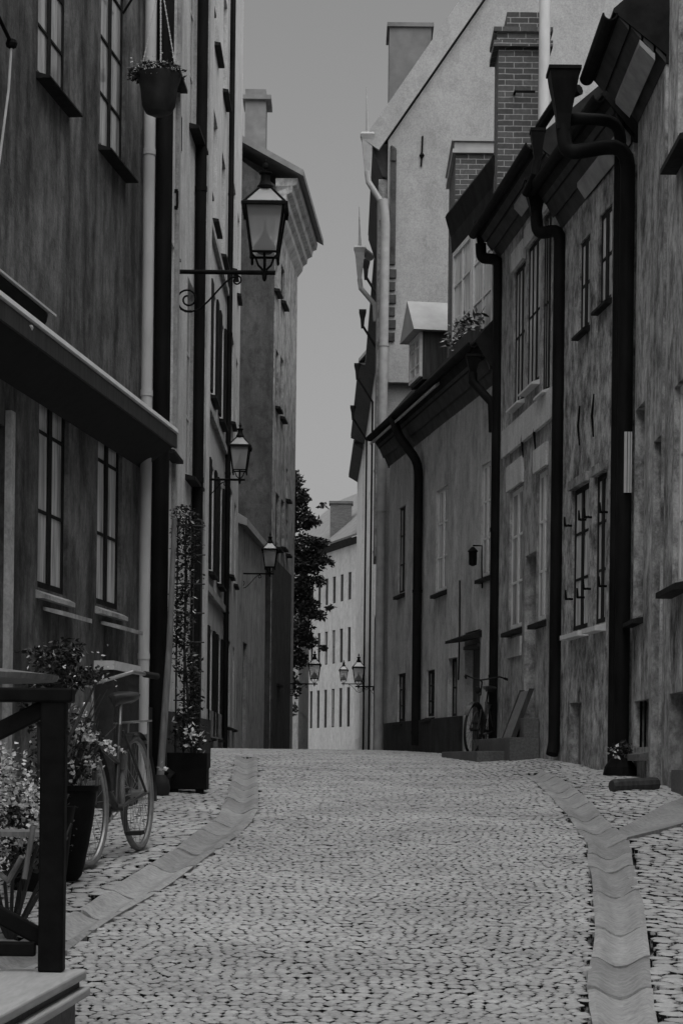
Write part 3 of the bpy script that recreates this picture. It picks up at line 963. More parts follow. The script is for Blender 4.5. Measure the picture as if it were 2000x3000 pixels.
# ---- R2
G2 = Facade((2.85, 20.5), (2.49, 23.9), 1)
K2 = house('rough mottled plaster house with a paired window hung with iron shutter hooks', base_of(G2, 1.7))
ze2 = (at(1580, 521, 23.6).z + at(1671, 354, 20.9).z) / 2
wl = [G2.rect(1742, 1774, 1398, 1830), G2.rect(1676, 1722, 1438, 1850)]
wu = [G2.rect(1756, 1790, 635, 900), G2.rect(1698, 1726, 715, 975)]
dd = G2.rect(1668, 1700, 2060, 2245)
op = wl + wu + [dd[:2] + (dd[2] - .0, dd[3], .15)]
wall_mesh(G2, 0, G2.L, -.3, ze2 - .4, op, .12, back=6).build('wall', M['rough_wall'], K2)
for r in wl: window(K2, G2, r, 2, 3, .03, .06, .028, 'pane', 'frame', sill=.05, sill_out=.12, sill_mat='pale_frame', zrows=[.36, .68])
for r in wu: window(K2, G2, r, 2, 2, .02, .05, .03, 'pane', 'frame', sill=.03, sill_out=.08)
for r in wl:
    m_ = MB(); m_.fbox(G2, r[0] - .05, r[1] + .05, r[3], r[3] + .1, .002, .05); m_.build('lintel', M['mid_wall'], K2)
for (x, y) in ((1661, 1540), (1703, 1522), (1719, 1515), (1765, 1500), (1664, 1755), (1698, 1750), (1716, 1725), (1762, 1717)):
    u, z = G2.hit(x, y, .05)
    m_ = MB(); m_.tube([G2.P(u, z, 0), G2.P(u, z, .09)], .014, 6); m_.tube([G2.P(u, z, .08), G2.P(u, z + .1, .085)], [.016, .01], 6); m_.tube([G2.P(u - .05, z - .0, .05), G2.P(u + .05, z - .0, .05)], .012, 6)
    m_.build('shutter_hook', M['black'], K2)
m_ = MB(); m_.fbox(G2, dd[0] + .03, dd[1] - .03, dd[2], dd[3] - .03, -.14, -.1); m_.fbox(G2, (dd[0] + dd[1]) / 2 - .02, (dd[0] + dd[1]) / 2 + .02, dd[2], dd[3] - .03, -.1, -.085)
m_.build('cellar_door', M['plank'], K2)
for x, y0, y1 in ((1697, 1190, 1305), (1738, 1155, 1280)):
    u, z0 = G2.hit(x, y1, .02); _, z1 = G2.hit(x, y0, .02)
    m_ = MB(); m_.tube([G2.P(u, z0, .025), G2.P(u + .01, (z0 + z1) / 2, .04), G2.P(u, z1, .025)], [.009, .016, .009], 6); m_.build('wall_anchor', M['black'], K2)
eave(K2, G2, -.02, G2.L, ze2, .3, .42, boards=3)
m_ = MB(); m_.prof(G2, [(.03, ze2 - .37), (.12, ze2 - .26), (.12, ze2 - .31), (.03, ze2 - .44)], 0, G2.L * .6); m_.build('pale_cove', M['soffit_pale'], K2)
hp = at(1570, 530, 23.95); hopper(K2, hp, .3, .42)
xw = at(1630, 1500, 23.7).x
rainpipe(K2, [hp + Vector((0, 0, -.36)), hp + Vector((.02, 0, -.62)), Vector((xw, 23.7, at(1636, 672, 23.7).z)), Vector((xw, 23.7, g(23.7) + .3)), Vector((xw - .03, 23.65, g(23.7) + .16))], .072, 'pipe', joints=[2.6, 4.6, 6.1])
hp2 = at(1574, 380, 23.4); hopper(K2, hp2, .17, .42)
m_ = MB(); m_.tube([hp2 + Vector((0, 0, -.36)), hp2 + Vector((-.02, .0, -.5)), hp2 + Vector((-.1, .3, -.65))], .05, 10); m_.build('gutter_spout', M['pipe'], K2); m_ = MB(); m_.tube([hp2 + Vector((.02, 0, .02)), hp2 + Vector((.2, -.3, .25)), hp2 + Vector((.42, -.5, .3))], .06, 8); m_.build('gutter_end', M['pipe'], K2)

# ---- R3
G3 = Facade((2.49, 23.98), (2.08, 28.1), 1)
K3 = house('grey house with wide upper windows over a pale band and a stepped doorway', base_of(G3, 2))
ze3 = (at(1408, 646, 27.8).z + at(1556, 478, 24.2).z) / 2
w3 = [G3.rect(1592, 1612, 640, 1150), G3.rect(1546, 1580, 730, 1140), G3.rect(1508, 1536, 800, 1190)]
l3 = [G3.rect(1493, 1529, 1445, 1845), G3.rect(1573, 1600, 1390, 1820)]
d3 = G3.rect(1538, 1568, 1630, 2110)
op = w3 + l3 + [d3[:2] + (d3[2], d3[3], .35)]
wall_mesh(G3, 0, G3.L, -.3, ze3 - .3, op, .12, back=6).build('wall', M['mid_wall'], K3)
for r in w3: window(K3, G3, r, 3, 2, .015, .05, .02, 'pane', 'frame', sill=.025, sill_out=.1, sill_mat='pale_frame')
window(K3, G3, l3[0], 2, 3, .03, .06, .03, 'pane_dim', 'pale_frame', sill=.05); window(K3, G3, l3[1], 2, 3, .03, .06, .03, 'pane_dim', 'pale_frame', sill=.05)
za_ = G3.hit(1550, 1195)[1]; zb_ = G3.hit(1550, 1145)[1]
m_ = MB(); m_.fbox(G3, .1, G3.L * .85, w3[0][2] - .42, w3[0][2] - .06, .003, .05); m_.build('pale_band', M['pale_wall'], K3)
m_ = MB(); m_.fbox(G3, l3[0][0] - .06, l3[0][1] + .1, l3[0][3] + .02, l3[0][3] + .35, .003, .04); m_.build('lintel', M['pale_wall'], K3)
m_ = MB(); m_.fbox(G3, l3[1][0] - .06, l3[1][1] + .1, l3[1][3] + .02, l3[1][3] + .3, .003, .04); m_.build('lintel', M['pale_wall'], K3)
for r in w3:
    m_ = MB(); m_.fbox(G3, r[0] - .03, r[1] + .06, r[3] + .01, r[3] + .26, .003, .05); m_.build('window_head', M['pale_wall'], K3)
m_ = MB(); m_.fbox(G3, d3[0] + .02, d3[1] - .02, d3[2], d3[3], -.33, -.28); dr_ = m_.build('door', M['wood'], K3)
m_ = MB(); m_.fbox(G3, d3[0] + .15, d3[0] + .2, d3[2] + .9, d3[2] + 1.1, -.28, -.25); m_.build('handle', M['black'], dr_)
r_ = G3.rect(1490, 1528, 1875, 1930); m_ = MB(); m_.fbox(G3, r_[0], r_[1], r_[2], r_[3], .003, .03); m_.build('vent_panel', M['lit_wall'], K3)
eave(K3, G3, -.02, G3.L, ze3, .3, .3, boards=3)
m_ = MB(); m_.prof(G3, [(.08, ze3 - .22), (.18, ze3 - .13), (.18, ze3 - .18), (.08, ze3 - .28)], .6, G3.L * .5); m_.build('pale_cove', M['soffit_pale'], K3)
for x, y0, y1 in ((1532, 1240, 1340), (1568, 1220, 1320)):
    u, z0 = G3.hit(x, y1, .02); _, z1 = G3.hit(x, y0, .02)
    m_ = MB(); m_.tube([G3.P(u, z0, .025), G3.P(u + .01, (z0 + z1) / 2, .04), G3.P(u, z1, .025)], [.008, .02, .008], 6); m_.build('wall_anchor', M['black'], K3)
hp = at(1408, 650, 28.1); hopper(K3, hp, .2, .36)
xw = at(1452, 1400, 28.0).x
rainpipe(K3, [hp + Vector((0, 0, -.3)), hp + Vector((.01, 0, -.5)), Vector((xw, 27.9, at(1454, 760, 27.9).z)), Vector((xw, 27.9, g(27.9) + .15))], .075, 'pipe', joints=[2.6, 4.6])
# big brick chimney of this house, with a flue
Yc = 27.6
xa, xb = at(1458, 300, Yc).x, at(1600, 300, Yc).x
ztc, zbc = at(1500, 140, Yc).z, at(1500, 560, Yc).z - .6
m_ = MB(); m_.box(((xa + xb) / 2, Yc + .35, (ztc + zbc) / 2), xb - xa, .7, ztc - zbc)
ch = m_.build('chimney', M['brick'], K3)
m_ = MB(); m_.box(((xa + xb) / 2, Yc + .35, ztc + .04), xb - xa + .14, .84, .08); m_.box(((xa + xb) / 2, Yc + .35, ztc + .14), xb - xa + .06, .76, .12); m_.box(((xa + xb) / 2, Yc + .35, ztc + .23), xb - xa + .14, .84, .06)
m_.box(((xa + xb) / 2 + .03, Yc + .35, ztc + .38), (xb - xa) * .75, .6, .24)
m_.build('chimney_cap', M['brick'], ch)
m_ = MB(); c_ = at(1594, 100, Yc - .3); m_.tube([(c_.x, Yc - .3, at(1594, 420, 27).z), (c_.x, Yc - .3, 13.6)], .075, 14); m_.build('flue', M['pale_pipe'], ch, smooth=True)
m_ = MB(); c_ = at(1510, 275, Yc); m_.tube([(c_.x - .02, Yc, c_.z), (c_.x - .02, Yc - .1, c_.z), (c_.x + .25, Yc - .1, c_.z)], .018, 8); m_.build('iron_bracket', M['black'], ch)

# ---- R4 low house
G4 = Facade((2.08, 28.22), (.795, 36.4), 1)
K4 = house('low plaster house with dark sheet roof, two dormers and a brick chimney', base_of(G4, 4))
ze4r = (at(1380, 1025, 28.4).z + at(1090, 1290, 36.9).z) / 2
w4 = [G4.rect(1278, 1309, 1440, 1735), G4.rect(1410, 1434, 1365, 1690), G4.rect(1168, 1186, 1490, 1740), G4.rect(1250, 1272, 1965, 2100), G4.rect(1165, 1187, 1975, 2115)]
d4r = G4.rect(1362, 1404, 1855, 2200)
b4 = G4.rect(1312, 1338, 1930, 2100)
op = w4 + [d4r[:2] + (d4r[2] - .2, d4r[3], .2), b4]
wall_mesh(G4, 0, G4.L, -.2, ze4r - .5, op, .1, back=5).build('wall', M['lit_wall'], K4)
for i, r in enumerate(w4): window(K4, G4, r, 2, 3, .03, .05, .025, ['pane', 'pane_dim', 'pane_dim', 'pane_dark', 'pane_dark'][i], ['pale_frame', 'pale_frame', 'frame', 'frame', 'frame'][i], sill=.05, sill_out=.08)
window(K4, G4, b4, 2, 2, .07, .05, .025, 'pane_dark', 'frame')
m_ = MB(); m_.fbox(G4, d4r[0] + .02, d4r[1] - .02, d4r[2] - .2, d4r[3] - .25, -.18, -.12); m_.fbox(G4, d4r[0], d4r[1], d4r[3] - .25, d4r[3] - .2, -.18, .03); dr_ = m_.build('door', M['wood'], K4)
m_ = MB(); m_.fbox(G4, d4r[0] + .08, d4r[0] + .12, d4r[2] + .8, d4r[2] + .95, -.12, -.09); m_.build('handle', M['black'], dr_)
m_ = MB(); m_.prof(G4, [(0, d4r[3] - .02), (.28, d4r[3] - .12), (.28, d4r[3] - .16), (0, d4r[3] - .12)], d4r[0] - .1, d4r[1] + .1); m_.build('door_hood', M['roof'], K4)
zp = G4.hit(1250, 2108)[1]
m_ = MB(); m_.fbox(G4, d4r[1] + .1, G4.L - .01, -.15, zp, .002, .06); m_.build('plinth', M['plinth'], K4)
eave(K4, G4, 0, G4.L + .15, ze4r, .28, .5, boards=3, pitch=50, dep=5.2)
m_ = MB(); m_.prof(G4, [(.3, ze4r - .06), (.36, ze4r - .1), (.35, ze4r - .14), (.29, ze4r - .1)], 2.5, G4.L); m_.build('gutter_board', M['soffit_pale'], K4)
u4, _ = G4.hit(1222, 1700, .09)
rainpipe(K4, [G4.P(u4 + .9, ze4r - .02, .36), G4.P(u4 + .7, ze4r - .35, .3), G4.P(u4, ze4r - .9, .09), G4.P(u4, g(33.5) + .1, .09)], .075, 'pipe', joints=[1.9, 4.2])
hp = at(1385, 1040, 28.3); hopper(K4, hp, .2, .3)
m_ = MB(); xe = at(1440, 1180, 28.0); m_.tube([hp + Vector((0, 0, -.25)), hp + Vector((.0, -.02, -.38)), Vector((xe.x, 28.0, xe.z)), Vector((xe.x + .02, 28.0, xe.z - .4))], .062, 12); m_.build('gutter_spout', M['pipe'], K4, smooth=True)
u, z = G4.hit(1348, 1700, .01); _, z2 = G4.hit(1355, 1990, .01)
m_ = MB(); m_.tube([G4.P(u + .03, z, .015), G4.P(u, (z + z2) / 2, .015), G4.P(u + .05, z2, .015)], .012, 6); m_.build('cable', M['black'], K4)
# dormers
def dormer(u0, u1, z0, z1, zr, back, hood, cap, n, fpane):
    m_ = MB()
    m_.fbox(G4, u0, u1, z0, z1, -back, 0)
    dm = m_.build('dormer', M['wood'], K4)
    um = (u0 + u1) / 2
    m_ = MB()
    o_ = .14
    A = [G4.P(u0 - o_, z1 - .05, hood), G4.P(um, zr, hood), G4.P(u1 + o_, z1 - .05, hood)]
    B = [G4.P(u0 - o_, z1 - .05, -back - .8), G4.P(um, zr, -back - .8), G4.P(u1 + o_, z1 - .05, -back - .8)]
    m_.add(A + B, [(0, 1, 2), (5, 4, 3), (0, 3, 4, 1), (1, 4, 5, 2), (0, 2, 5, 3)])
    m_.build('dormer_roof', M[cap], dm)
    k = (u1 - u0) / n
    m_ = MB(); pm = MB()
    for i in range(n):
        a, b = u0 + i * k + .03, u0 + (i + 1) * k - .03
        m_.fbox(G4, a, a + .07, z0 + .05, z1 - .06, .001, .05); m_.fbox(G4, b - .07, b, z0 + .05, z1 - .06, .001, .05)
        m_.fbox(G4, a + .07, b - .07, z1 - .13, z1 - .06, .001, .05); m_.fbox(G4, a + .07, b - .07, z0 + .05, z0 + .12, .001, .05)
        m_.fbox(G4, (a + b) / 2 - .02, (a + b) / 2 + .02, z0 + .12, z1 - .13, .001, .04)
        for q in (.33, .66): m_.fbox(G4, a + .07, b - .07, z0 + (z1 - z0) * q, z0 + (z1 - z0) * q + .03, .001, .035)
        pm.fbox(G4, a + .06, b - .06, z0 + .1, z1 - .1, .002, .02)
    w_ = m_.build('dormer_window', M['pale_frame'], dm)
    pm.build('dormer_pane', M[fpane], dm)
    return dm
ua = G4.hit(1238, 1050)[0]; ub = G4.hit(1205, 1050)[0]
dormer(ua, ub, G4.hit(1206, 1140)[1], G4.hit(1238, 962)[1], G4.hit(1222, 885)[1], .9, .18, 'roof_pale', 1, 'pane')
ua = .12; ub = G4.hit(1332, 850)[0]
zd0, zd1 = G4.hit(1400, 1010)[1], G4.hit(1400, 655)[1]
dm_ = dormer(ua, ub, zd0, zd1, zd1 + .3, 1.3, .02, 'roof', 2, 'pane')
m_ = MB(); m_.prof(G4, [(.03, zd1 - .02), (.05, zd1 + .22), (.14, zd1 + .52), (.12, zd1 + .57), (-.5, zd1 + .7), (-1.5, zd1 + .78), (-1.5, zd1 - .02)], -.1, ub + .12); m_.build('hood', M['roof'], dm_)
# brick chimney of the low house
Yc = 31.2
xa, xb = at(1331, 700, Yc).x, at(1442, 700, Yc).x
ztc, zbc = at(1380, 450, Yc).z, 6.2
m_ = MB(); m_.box(((xa + xb) / 2, Yc + .95, (ztc + zbc) / 2), xb - xa, 1.9, ztc - zbc); ch = m_.build('chimney', M['brick'], K4)
m_ = MB(); m_.box(((xa + xb) / 2, Yc + .95, ztc + .03), xb - xa + .1, 2.0, .06); m_.box(((xa + xb) / 2, Yc + .95, ztc + .12), xb - xa + .04, 1.94, .12); m_.box(((xa + xb) / 2, Yc + .95, ztc + .2), xb - xa + .12, 2.02, .045); m_.build('chimney_cap', M['roof_pale'], ch)

# ---- R5 tall house with white gable
G5 = Facade((.72, 37.5), (.72, 44.0), 1)
K5 = house('tall white house whose blank gable wall rises over the low house, with ragged gutter spouts', base_of(G5, 2))
ze5r = at(1110, 405, 37.5).z
op = [(1.2, 2.2, z, z + 1.9) for z in (3.0, 6.2, 9.4)] + [(3.9, 4.9, z, z + 1.9) for z in (3.0, 6.2, 9.4)]
wall_mesh(G5, 0, G5.L, -.2, ze5r - .3, op, .15, back=7).build('wall', M['gable'], K5)
for r in op: window(K5, G5, r, 2, 3, .1, .06, .03, 'pane_dark', 'frame', sill=.05)
# gable end
vy = at(1390, 0, 37.5)
sl = (vy.z - ze5r) / (vy.x - at(1110, 400, 37.5).x)
m_ = MB()
ax_ = .72 + 3.6
pg = [(.72, ze5r - 4.5), (.72, ze5r - .1), (ax_, ze5r - .1 + 3.6 * sl), (.72 + 7.2, ze5r - .1), (.72 + 7.2, ze5r - 4.5)]
m_.add([(x, 37.46, z) for x, z in pg] + [(x, 37.3, z) for x, z in pg], [tuple(range(5)), tuple(range(9, 4, -1))] + [(i, (i + 1) % 5, 5 + (i + 1) % 5, 5 + i) for i in range(5)])
m_.build('gable_wall', M['gable'], K5)
m_ = MB()
w_ = .62
m_.prof(G5, [(.28, ze5r - .1), (.28 - .1, ze5r + .25), (-3.6, ze5r + .25 + 3.7 * sl + .25), (-7.5, ze5r), (-7.5, ze5r - .2), (-3.6, ze5r + 3.5 * sl)], -.06, G5.L + .05)
m_.build('roof', M['roof_far'], K5)
# pale verge board along the gable
m_ = MB()
a0 = Vector((.55, 37.2, ze5r - .3)); a1 = Vector((ax_, 37.2, ze5r - .3 + (ax_ - .55) * sl))
nrm = Vector((-sl, 0, 1)).normalized() * .34
m_.box8([a0, a1, a1 + Vector((0, .08, 0)), a0 + Vector((0, .08, 0)), a0 + nrm, a1 + nrm, a1 + nrm + Vector((0, .08, 0)), a0 + nrm + Vector((0, .08, 0))])
m_.build('verge_board', M['gable'], K5)
# chimney behind the verge
cxa, cxb = at(1140, 150, 41).x, at(1262, 150, 41).x
m_ = MB(); zt_ = at(1200, 78, 41).z
m_.box(((cxa + cxb) / 2, 41.5, zt_ - 1.4), cxb - cxa, 1.0, 2.8); m_.box(((cxa + cxb) / 2, 41.5, zt_ + .03), cxb - cxa + .1, 1.1, .08); m_.build('chimney', M['roof_far'], K5)
# eave band, spouts and downpipe
m_ = MB(); m_.prof(G5, [(0, ze5r - .75), (.1, ze5r - .7), (.27, ze5r - .2), (.27, ze5r - .12), (0, ze5r - .12)], -.05, G5.L); m_.build('soffit', M['soffit'], K5)
m_ = MB(); m_.fbox(G5, 0, 1.6, 5.2, ze5r - .75, .002, .16); m_.build('bracket_frieze', M['mid_wall'], K5)
m_ = MB(); m_.fbox(G5, 0.02, G5.L - .02, .4, 4.5, .002, .05); m_.build('plinth', M['plinth'], K5)
for yy, px, py in ((37.3, 1068, 405), (43.9, 1047, 735)):
    c = at(px, py, yy)
    m_ = MB()
    m_.tube([(.5, yy + .5, c.z), (c.x + .1, yy, c.z + .0)], [.09, .1], 10)
    m_.lathe((c.x + .05, yy, c.z + .05), [(.03, -.75), (.06, -.5), (.1, -.1), (.13, .0), (.1, .04)], sq=True)
    m_.tube([(c.x + .05, yy, c.z), (c.x + .04, yy, c.z + .35), (c.x + .02, yy, c.z + .95)], [.05, .03, .006], 6)
    m_.tube([(c.x + .05, yy, c.z - .6), (c.x + .08, yy, c.z - .8), (.6, yy, c.z - 1.15), (.62, yy, c.z - 1.5)], .055, 10)
    m_.build('gutter_spout', M['far_pipe'], K5)
rainpipe(K5, [(.64, 37.22, ze5r - 1.2), (at(1128, 700, 37.22).x, 37.22, ze5r - 1.6), (at(1124, 700, 37.22).x, 37.22, 1.6)], .085, 'far_pipe', joints=[6, 9])
m_ = MB()
xq = at(1149, 700, 37.27).x
za_, zb_ = at(1149, 1000, 37.27).z, at(1149, 440, 37.27).z
prs = [(xq - .055, za_)]
for k in range(9):
    z_ = za_ + k * .42
    prs += [(xq - .055, z_)]
m_.box((xq, 37.27, (za_ + zb_) / 2 + .7), .11, .05, zb_ - za_ - 1.4)
m_.tube([(xq, 37.27, zb_ - .2), (xq, 37.27, zb_ + .02), (xq - .04, 37.27, zb_ + .08)], [.06, .05, .02], 8)
m_.build('corner_strip', M['dusk_wall'], K5)
for k in range(6):
    m_ = MB(); m_.box((xq + (.012 if k % 2 else -.006), 37.27, za_ + .08 + k * .23), .13, .05, .15); m_.build('corner_stone', M['dusk_wall'], K5)
c_ = at(1235, 455, 37.28)
m_ = MB(); m_.tube([c_ + Vector((.01, 0, .35)), c_, c_ + Vector((-.01, 0, -.2))], .018, 6); m_.lathe(c_, [(.01, -.06), (.05, 0), (.01, .06)], 8); m_.build('wall_anchor', M['black'], K5)

# ---- far right houses
def far_house(label, p0, p1, ztop, side, pitch, ov, mat, rows, pitch_u, dep=7, chim=None, w=1.1):
    F = Facade(p0, p1, side)
    h = house(label, Vector((F.P(F.L / 2, 0).x, F.P(F.L / 2, 0).y, g(F.P(F.L / 2, 0).y))))
    op = []
    z0 = g(F.P(0, 0).y)
    n = max(1, int((F.L - .6) / pitch_u))
    for z in rows:
        z, h_ = z if isinstance(z, tuple) else (z, 1.9)
        for k in range(n):
            uu = .5 + k * pitch_u
            op.append((uu, uu + w, z0 + z, z0 + z + h_))
    wall_mesh(F, 0, F.L, z0 - 2.5, ztop, op, .18, back=dep).build('wall', M[mat], h)
    for r in op: window(h, F, r, 2, 2, .05, .07, .04, random.choice(('pane_dark', 'pane_dark', 'pane_dim')), 'frame')
    gable_roof(h, F, -.1, F.L + .1, ztop + .1, ov, dep, pitch, 'roof_far')
    m_ = MB(); m_.prof(F, [(0, ztop - .35), (ov * .5, ztop - .2), (ov, ztop - .06), (0, ztop - .06)], 0, F.L); m_.build('cornice', M['soffit'], h)
    return F, h
FR6, KR6 = far_house('pale house on the right beyond the white gable, seen as a thin strip', (1.36, 44.2), (1.36, 66), at(1105, 930, 62).z, 1, 40, .35, 'far_wall', [1.2, 4.4, 7.6], 2.6)
FR7, KR7 = far_house('pale narrow house in the right distance with a steep dormered roof', (1.36, 66.2), (1.28, 84), at(1098, 1010, 80).z, 1, 50, .5, 'far_wall', [1.2, 4.4, 7.6, 10.8], 2.4)
FR8, KR8 = far_house('distant pale house on the right with a dark spout under its eave', (1.22, 84.4), (.98, 104), at(1066, 1190, 95).z, 1, 50, .7, 'far_wall', [1.2, 4.6, 8, 11.4], 2.4)
FR8b, KR8b = far_house('low distant pale house beside the house closing the street', (.92, 104.3), (.72, 116.5), at(1040, 1345, 110).z, 1, 48, .5, 'far_wall', [1.2, 4.6, 8], 1.9, w=.7)
FR9, KR9 = far_house('far pale house closing the street with rows of tall dark windows', (1.05, 117), (-4.8, 136), at(960, 1605, 124).z, 1, 42, .4, 'far_wall', [(1.6, .8), (4.4, 2.3), (8.2, 2.0), (11.8, 1.6)], 1.55, 9, w=.62)
for F_, K_, yy in ((FR7, KR7, 66.6), (FR7, KR7, 74), (FR8, KR8, 85), (FR8, KR8, 95)):
    u_ = (yy - F_.p0.y)
    zt = {KR7: at(1098, 1010, 80).z, KR8: at(1066, 1190, 95).z}[K_]
    m_ = MB(); m_.prof(F_, [(.0, zt + .1), (.0, zt + 1.9), (-.9, zt + 2.6), (-1.8, zt + 1.9), (-1.8, zt + .1)], u_, u_ + 1.8); dm = m_.build('dormer', M['far_wall'], K_)
    m_ = MB(); m_.fbox(F_, u_ + .3, u_ + 1.5, zt + .4, zt + 1.7, .01, .06); m_.build('dormer_window', M['frame'], dm)
    c = F_.P(u_ - .3, zt - .1, .75)
    m_ = MB(); m_.lathe(c, [(.05, -.6), (.08, -.25), (.13, -.02), (.13, .06)], sq=True); m_.tube([c + Vector((0, 0, -.5)), F_.P(u_ - .2, zt - 1.6, .1), F_.P(u_ - .2, 1, .1)], .045, 8); m_.build('gutter_spout', M['pipe'], K_)
ca = at(998, 1560, 124)
m_ = MB(); m_.box((ca.x, 124, ca.z + .1), 1.3, 1.2, 3.2); m_.box((ca.x, 124, ca.z + 1.75), 1.45, 1.35, .15); m_.build('chimney', M['brick_far'], KR9)
# ---- back of the street: closing house to the left, behind the tree
FL6, KL6 = far_house('pale distant house standing behind the tree on the left of the street', (-1.75, 82), (-1.7, 104), 9.0, -1, 40, .3, 'pale_wall2', [1.2, 4.4], 2.6)

# ================================================================== OBJECTS
# ---- street lamps
def make_lamp():
    """origin: wall fixing at arm height; arm runs along +X"""
    root = thing('street_lamp', (0, 0, 0), 'x', 'street lamp', 'wall mounted lantern street lamps')
    A = .84
    m_ = MB()
    m_.tube([(0, 0, 0), (A + .1, 0, 0)], .021, 10)
    m_.tube([(0, 0, .1), (0, 0, -.36)], .013, 8)
    m_.tube([(0, 0, .1), (.012, 0, .125), (.035, 0, .13), (.05, 0, .115), (.052, 0, .09)], .009, 8)
    m_.lathe((A, 0, -.05), [(.008, -.03), (.02, -.01), (.024, .02), (.02, .06)], 10)
    m_.build('arm', M['black'], root, smooth=True)
    m_ = MB()
    pts = []
    for i in range(30):
        t = i / 29
        a = math.pi * .5 + t * math.pi * 3.1
        r = .03 + .085 * t
        pts.append((.13 + math.cos(a) * r, 0, -.255 + math.sin(a) * r))
    ex, ez = pts[-1][0], pts[-1][2]
    # lead from the scroll up to the arm
    tail = [(.16, 0, -.372), (.24, 0, -.345), (.32, 0, -.27), (.4, 0, -.18), (.47, 0, -.1), (.53, 0, -.05), (.6, 0, -.035)]
    m_.tube(pts, .009, 8)
    m_.tube([(.06, 0, -.345), (.11, 0, -.37)] + tail, .009, 8)
    c2 = []
    for i in range(14):
        a = math.pi * .6 - i / 13 * math.pi * 1.9
        r = .052 - .032 * i / 13
        c2.append((.58 + math.cos(a) * r, 0, -.075 + math.sin(a) * r))
    m_.tube(c2, .008, 8)
    m_.build('scroll', M['black'], root, smooth=True)
    # lantern
    zb, zt_ = .17, .60
    wb, wt = .122, .18
    m_ = MB()
    for sx in (-1, 1):
        for sy in (-1, 1):
            m_.tube([(A + sx * wb, sy * wb, zb - .05), (A + sx * wb, sy * wb, zb), (A + sx * wt, sy * wt, zt_)], [.012, .016, .016], 6)
            m_.lathe((A + sx * wb, sy * wb, zb - .05), [(.004, -.025), (.014, -.01), (.012, .02)], 6)
    for z, w in ((zb, wb), (zt_, wt)):
        for k in range(4):
            a = [(-w, -w), (w, -w), (w, w), (-w, w)]
            p, q = a[k], a[(k + 1) % 4]
            m_.tube([(A + p[0], p[1], z), (A + q[0], q[1], z)], .012, 6)
    for sx, sy in ((-1, 0), (1, 0), (0, 1), (0, -1)):
        m_.tube([(A + sx * wb * .95, sy * wb * .95, zb), (A + sx * .085, sy * .085, zb - .03), (A + sx * .06, sy * .06, zb - .1), (A + sx * .015, sy * .015, .025)], .011, 6)
    m_.tube([(A, 0, 0), (A, 0, zb)], .008, 6)
    m_.build('lantern_frame', M['black'], root)
    gm = MB()
    w0, w1 = wb - .004, wt - .004
    for k in range(4):
        a = [(-1, -1), (1, -1), (1, 1), (-1, 1)]
        p, q = a[k], a[(k + 1) % 4]
        gm.quad((A + p[0] * w0, p[1] * w0, zb), (A + q[0] * w0, q[1] * w0, zb), (A + q[0] * w1, q[1] * w1, zt_), (A + p[0] * w1, p[1] * w1, zt_))
    gm.build('glass', M['lglass'], root)
    # roof with hips
    m_ = MB()
    we, wr, zr_ = .215, .06, .775
    m_.lathe((A, 0, 0), [(we, zt_ - .012), (we, zt_ + .012), (wt, zt_ + .03)], sq=True)
    for sx in (-1, 1):
        for sy in (-1, 1):
            m_.tube([(A + sx * wt * 1.05, sy * wt * 1.05, zt_ + .02), (A + sx * wr, sy * wr, zr_)], .011, 6)
            m_.box((A + sx * (we - .02), sy * (we - .02), zt_ - .03), .03, .03, .05)
    rf = m_.build('lantern_roof', M['black'], root)
    gm = MB()
    for k in range(4):
        a = [(-1, -1), (1, -1), (1, 1), (-1, 1)]
        p, q = a[k], a[(k + 1) % 4]
        gm.quad((A + p[0] * wt, p[1] * wt, zt_ + .025), (A + q[0] * wt, q[1] * wt, zt_ + .025), (A + q[0] * wr, q[1] * wr, zr_ - .005), (A + p[0] * wr, p[1] * wr, zr_ - .005))
    gm.build('roof_glass', M['lglass'], rf)
    m_ = MB()
    m_.lathe((A, 0, 0), [(.05, zr_ - .02), (.075, zr_), (.078, zr_ + .03), (.06, zr_ + .05), (.045, zr_ + .09), (.045, zr_ + .135), (.062, zr_ + .145), (.062, zr_ + .16), (.03, zr_ + .17)], 14)
    m_.build('vent_cap', M['black'], root, smooth=True)
    m_ = MB()
    m_.lathe((A, 0, zr_ + .165), [(.012, 0), (.012, .025), (.024, .035), (.028, .055), (.02, .075), (.01, .085), (.012, .095), (.004, .115)], 10)
    m_.build('finial', M['black'], root, smooth=True)
    m_ = MB()
    m_.lathe((A, 0, zb + .01), [(.06, 0), (.1, .03), (.104, .06), (.07, .11), (.035, .16), (.012, .22), (.006, .3)], 14)
    m_.build('burner', M['burner'], root, smooth=True)
    return root

lamp = make_lamp()
lamps = [
    (at(511, 796, 19.1), 0, 'black wall lantern nearest the camera, largest, on a scrolled arm before the pale left house'),
    (at(705 - 137, 1404, 37.6), 0, 'second lantern from the nearest lamp, its arm crossing a thin black pipe'),
    (at(693, 1680, 51.7), 0, 'third lantern from the nearest lamp, above the low pale house on the left'),
    (at(842, 2003, 64.0), 0, 'fourth and lowest lantern of the left side, before the far pale house'),
    (at(1127, 2012, 65.0), math.pi, 'far lantern reaching in from the right side of the street'),
    (at(1062, 2004, 90.0), math.pi, 'smallest and farthest lantern, just left of the right hand far one'),
]
for i, (p, rz, lab) in enumerate(lamps):
    o = lamp if i == 0 else copy_tree(lamp)
    o.location = p; o.rotation_euler = (0, 0, rz); o['label'] = lab

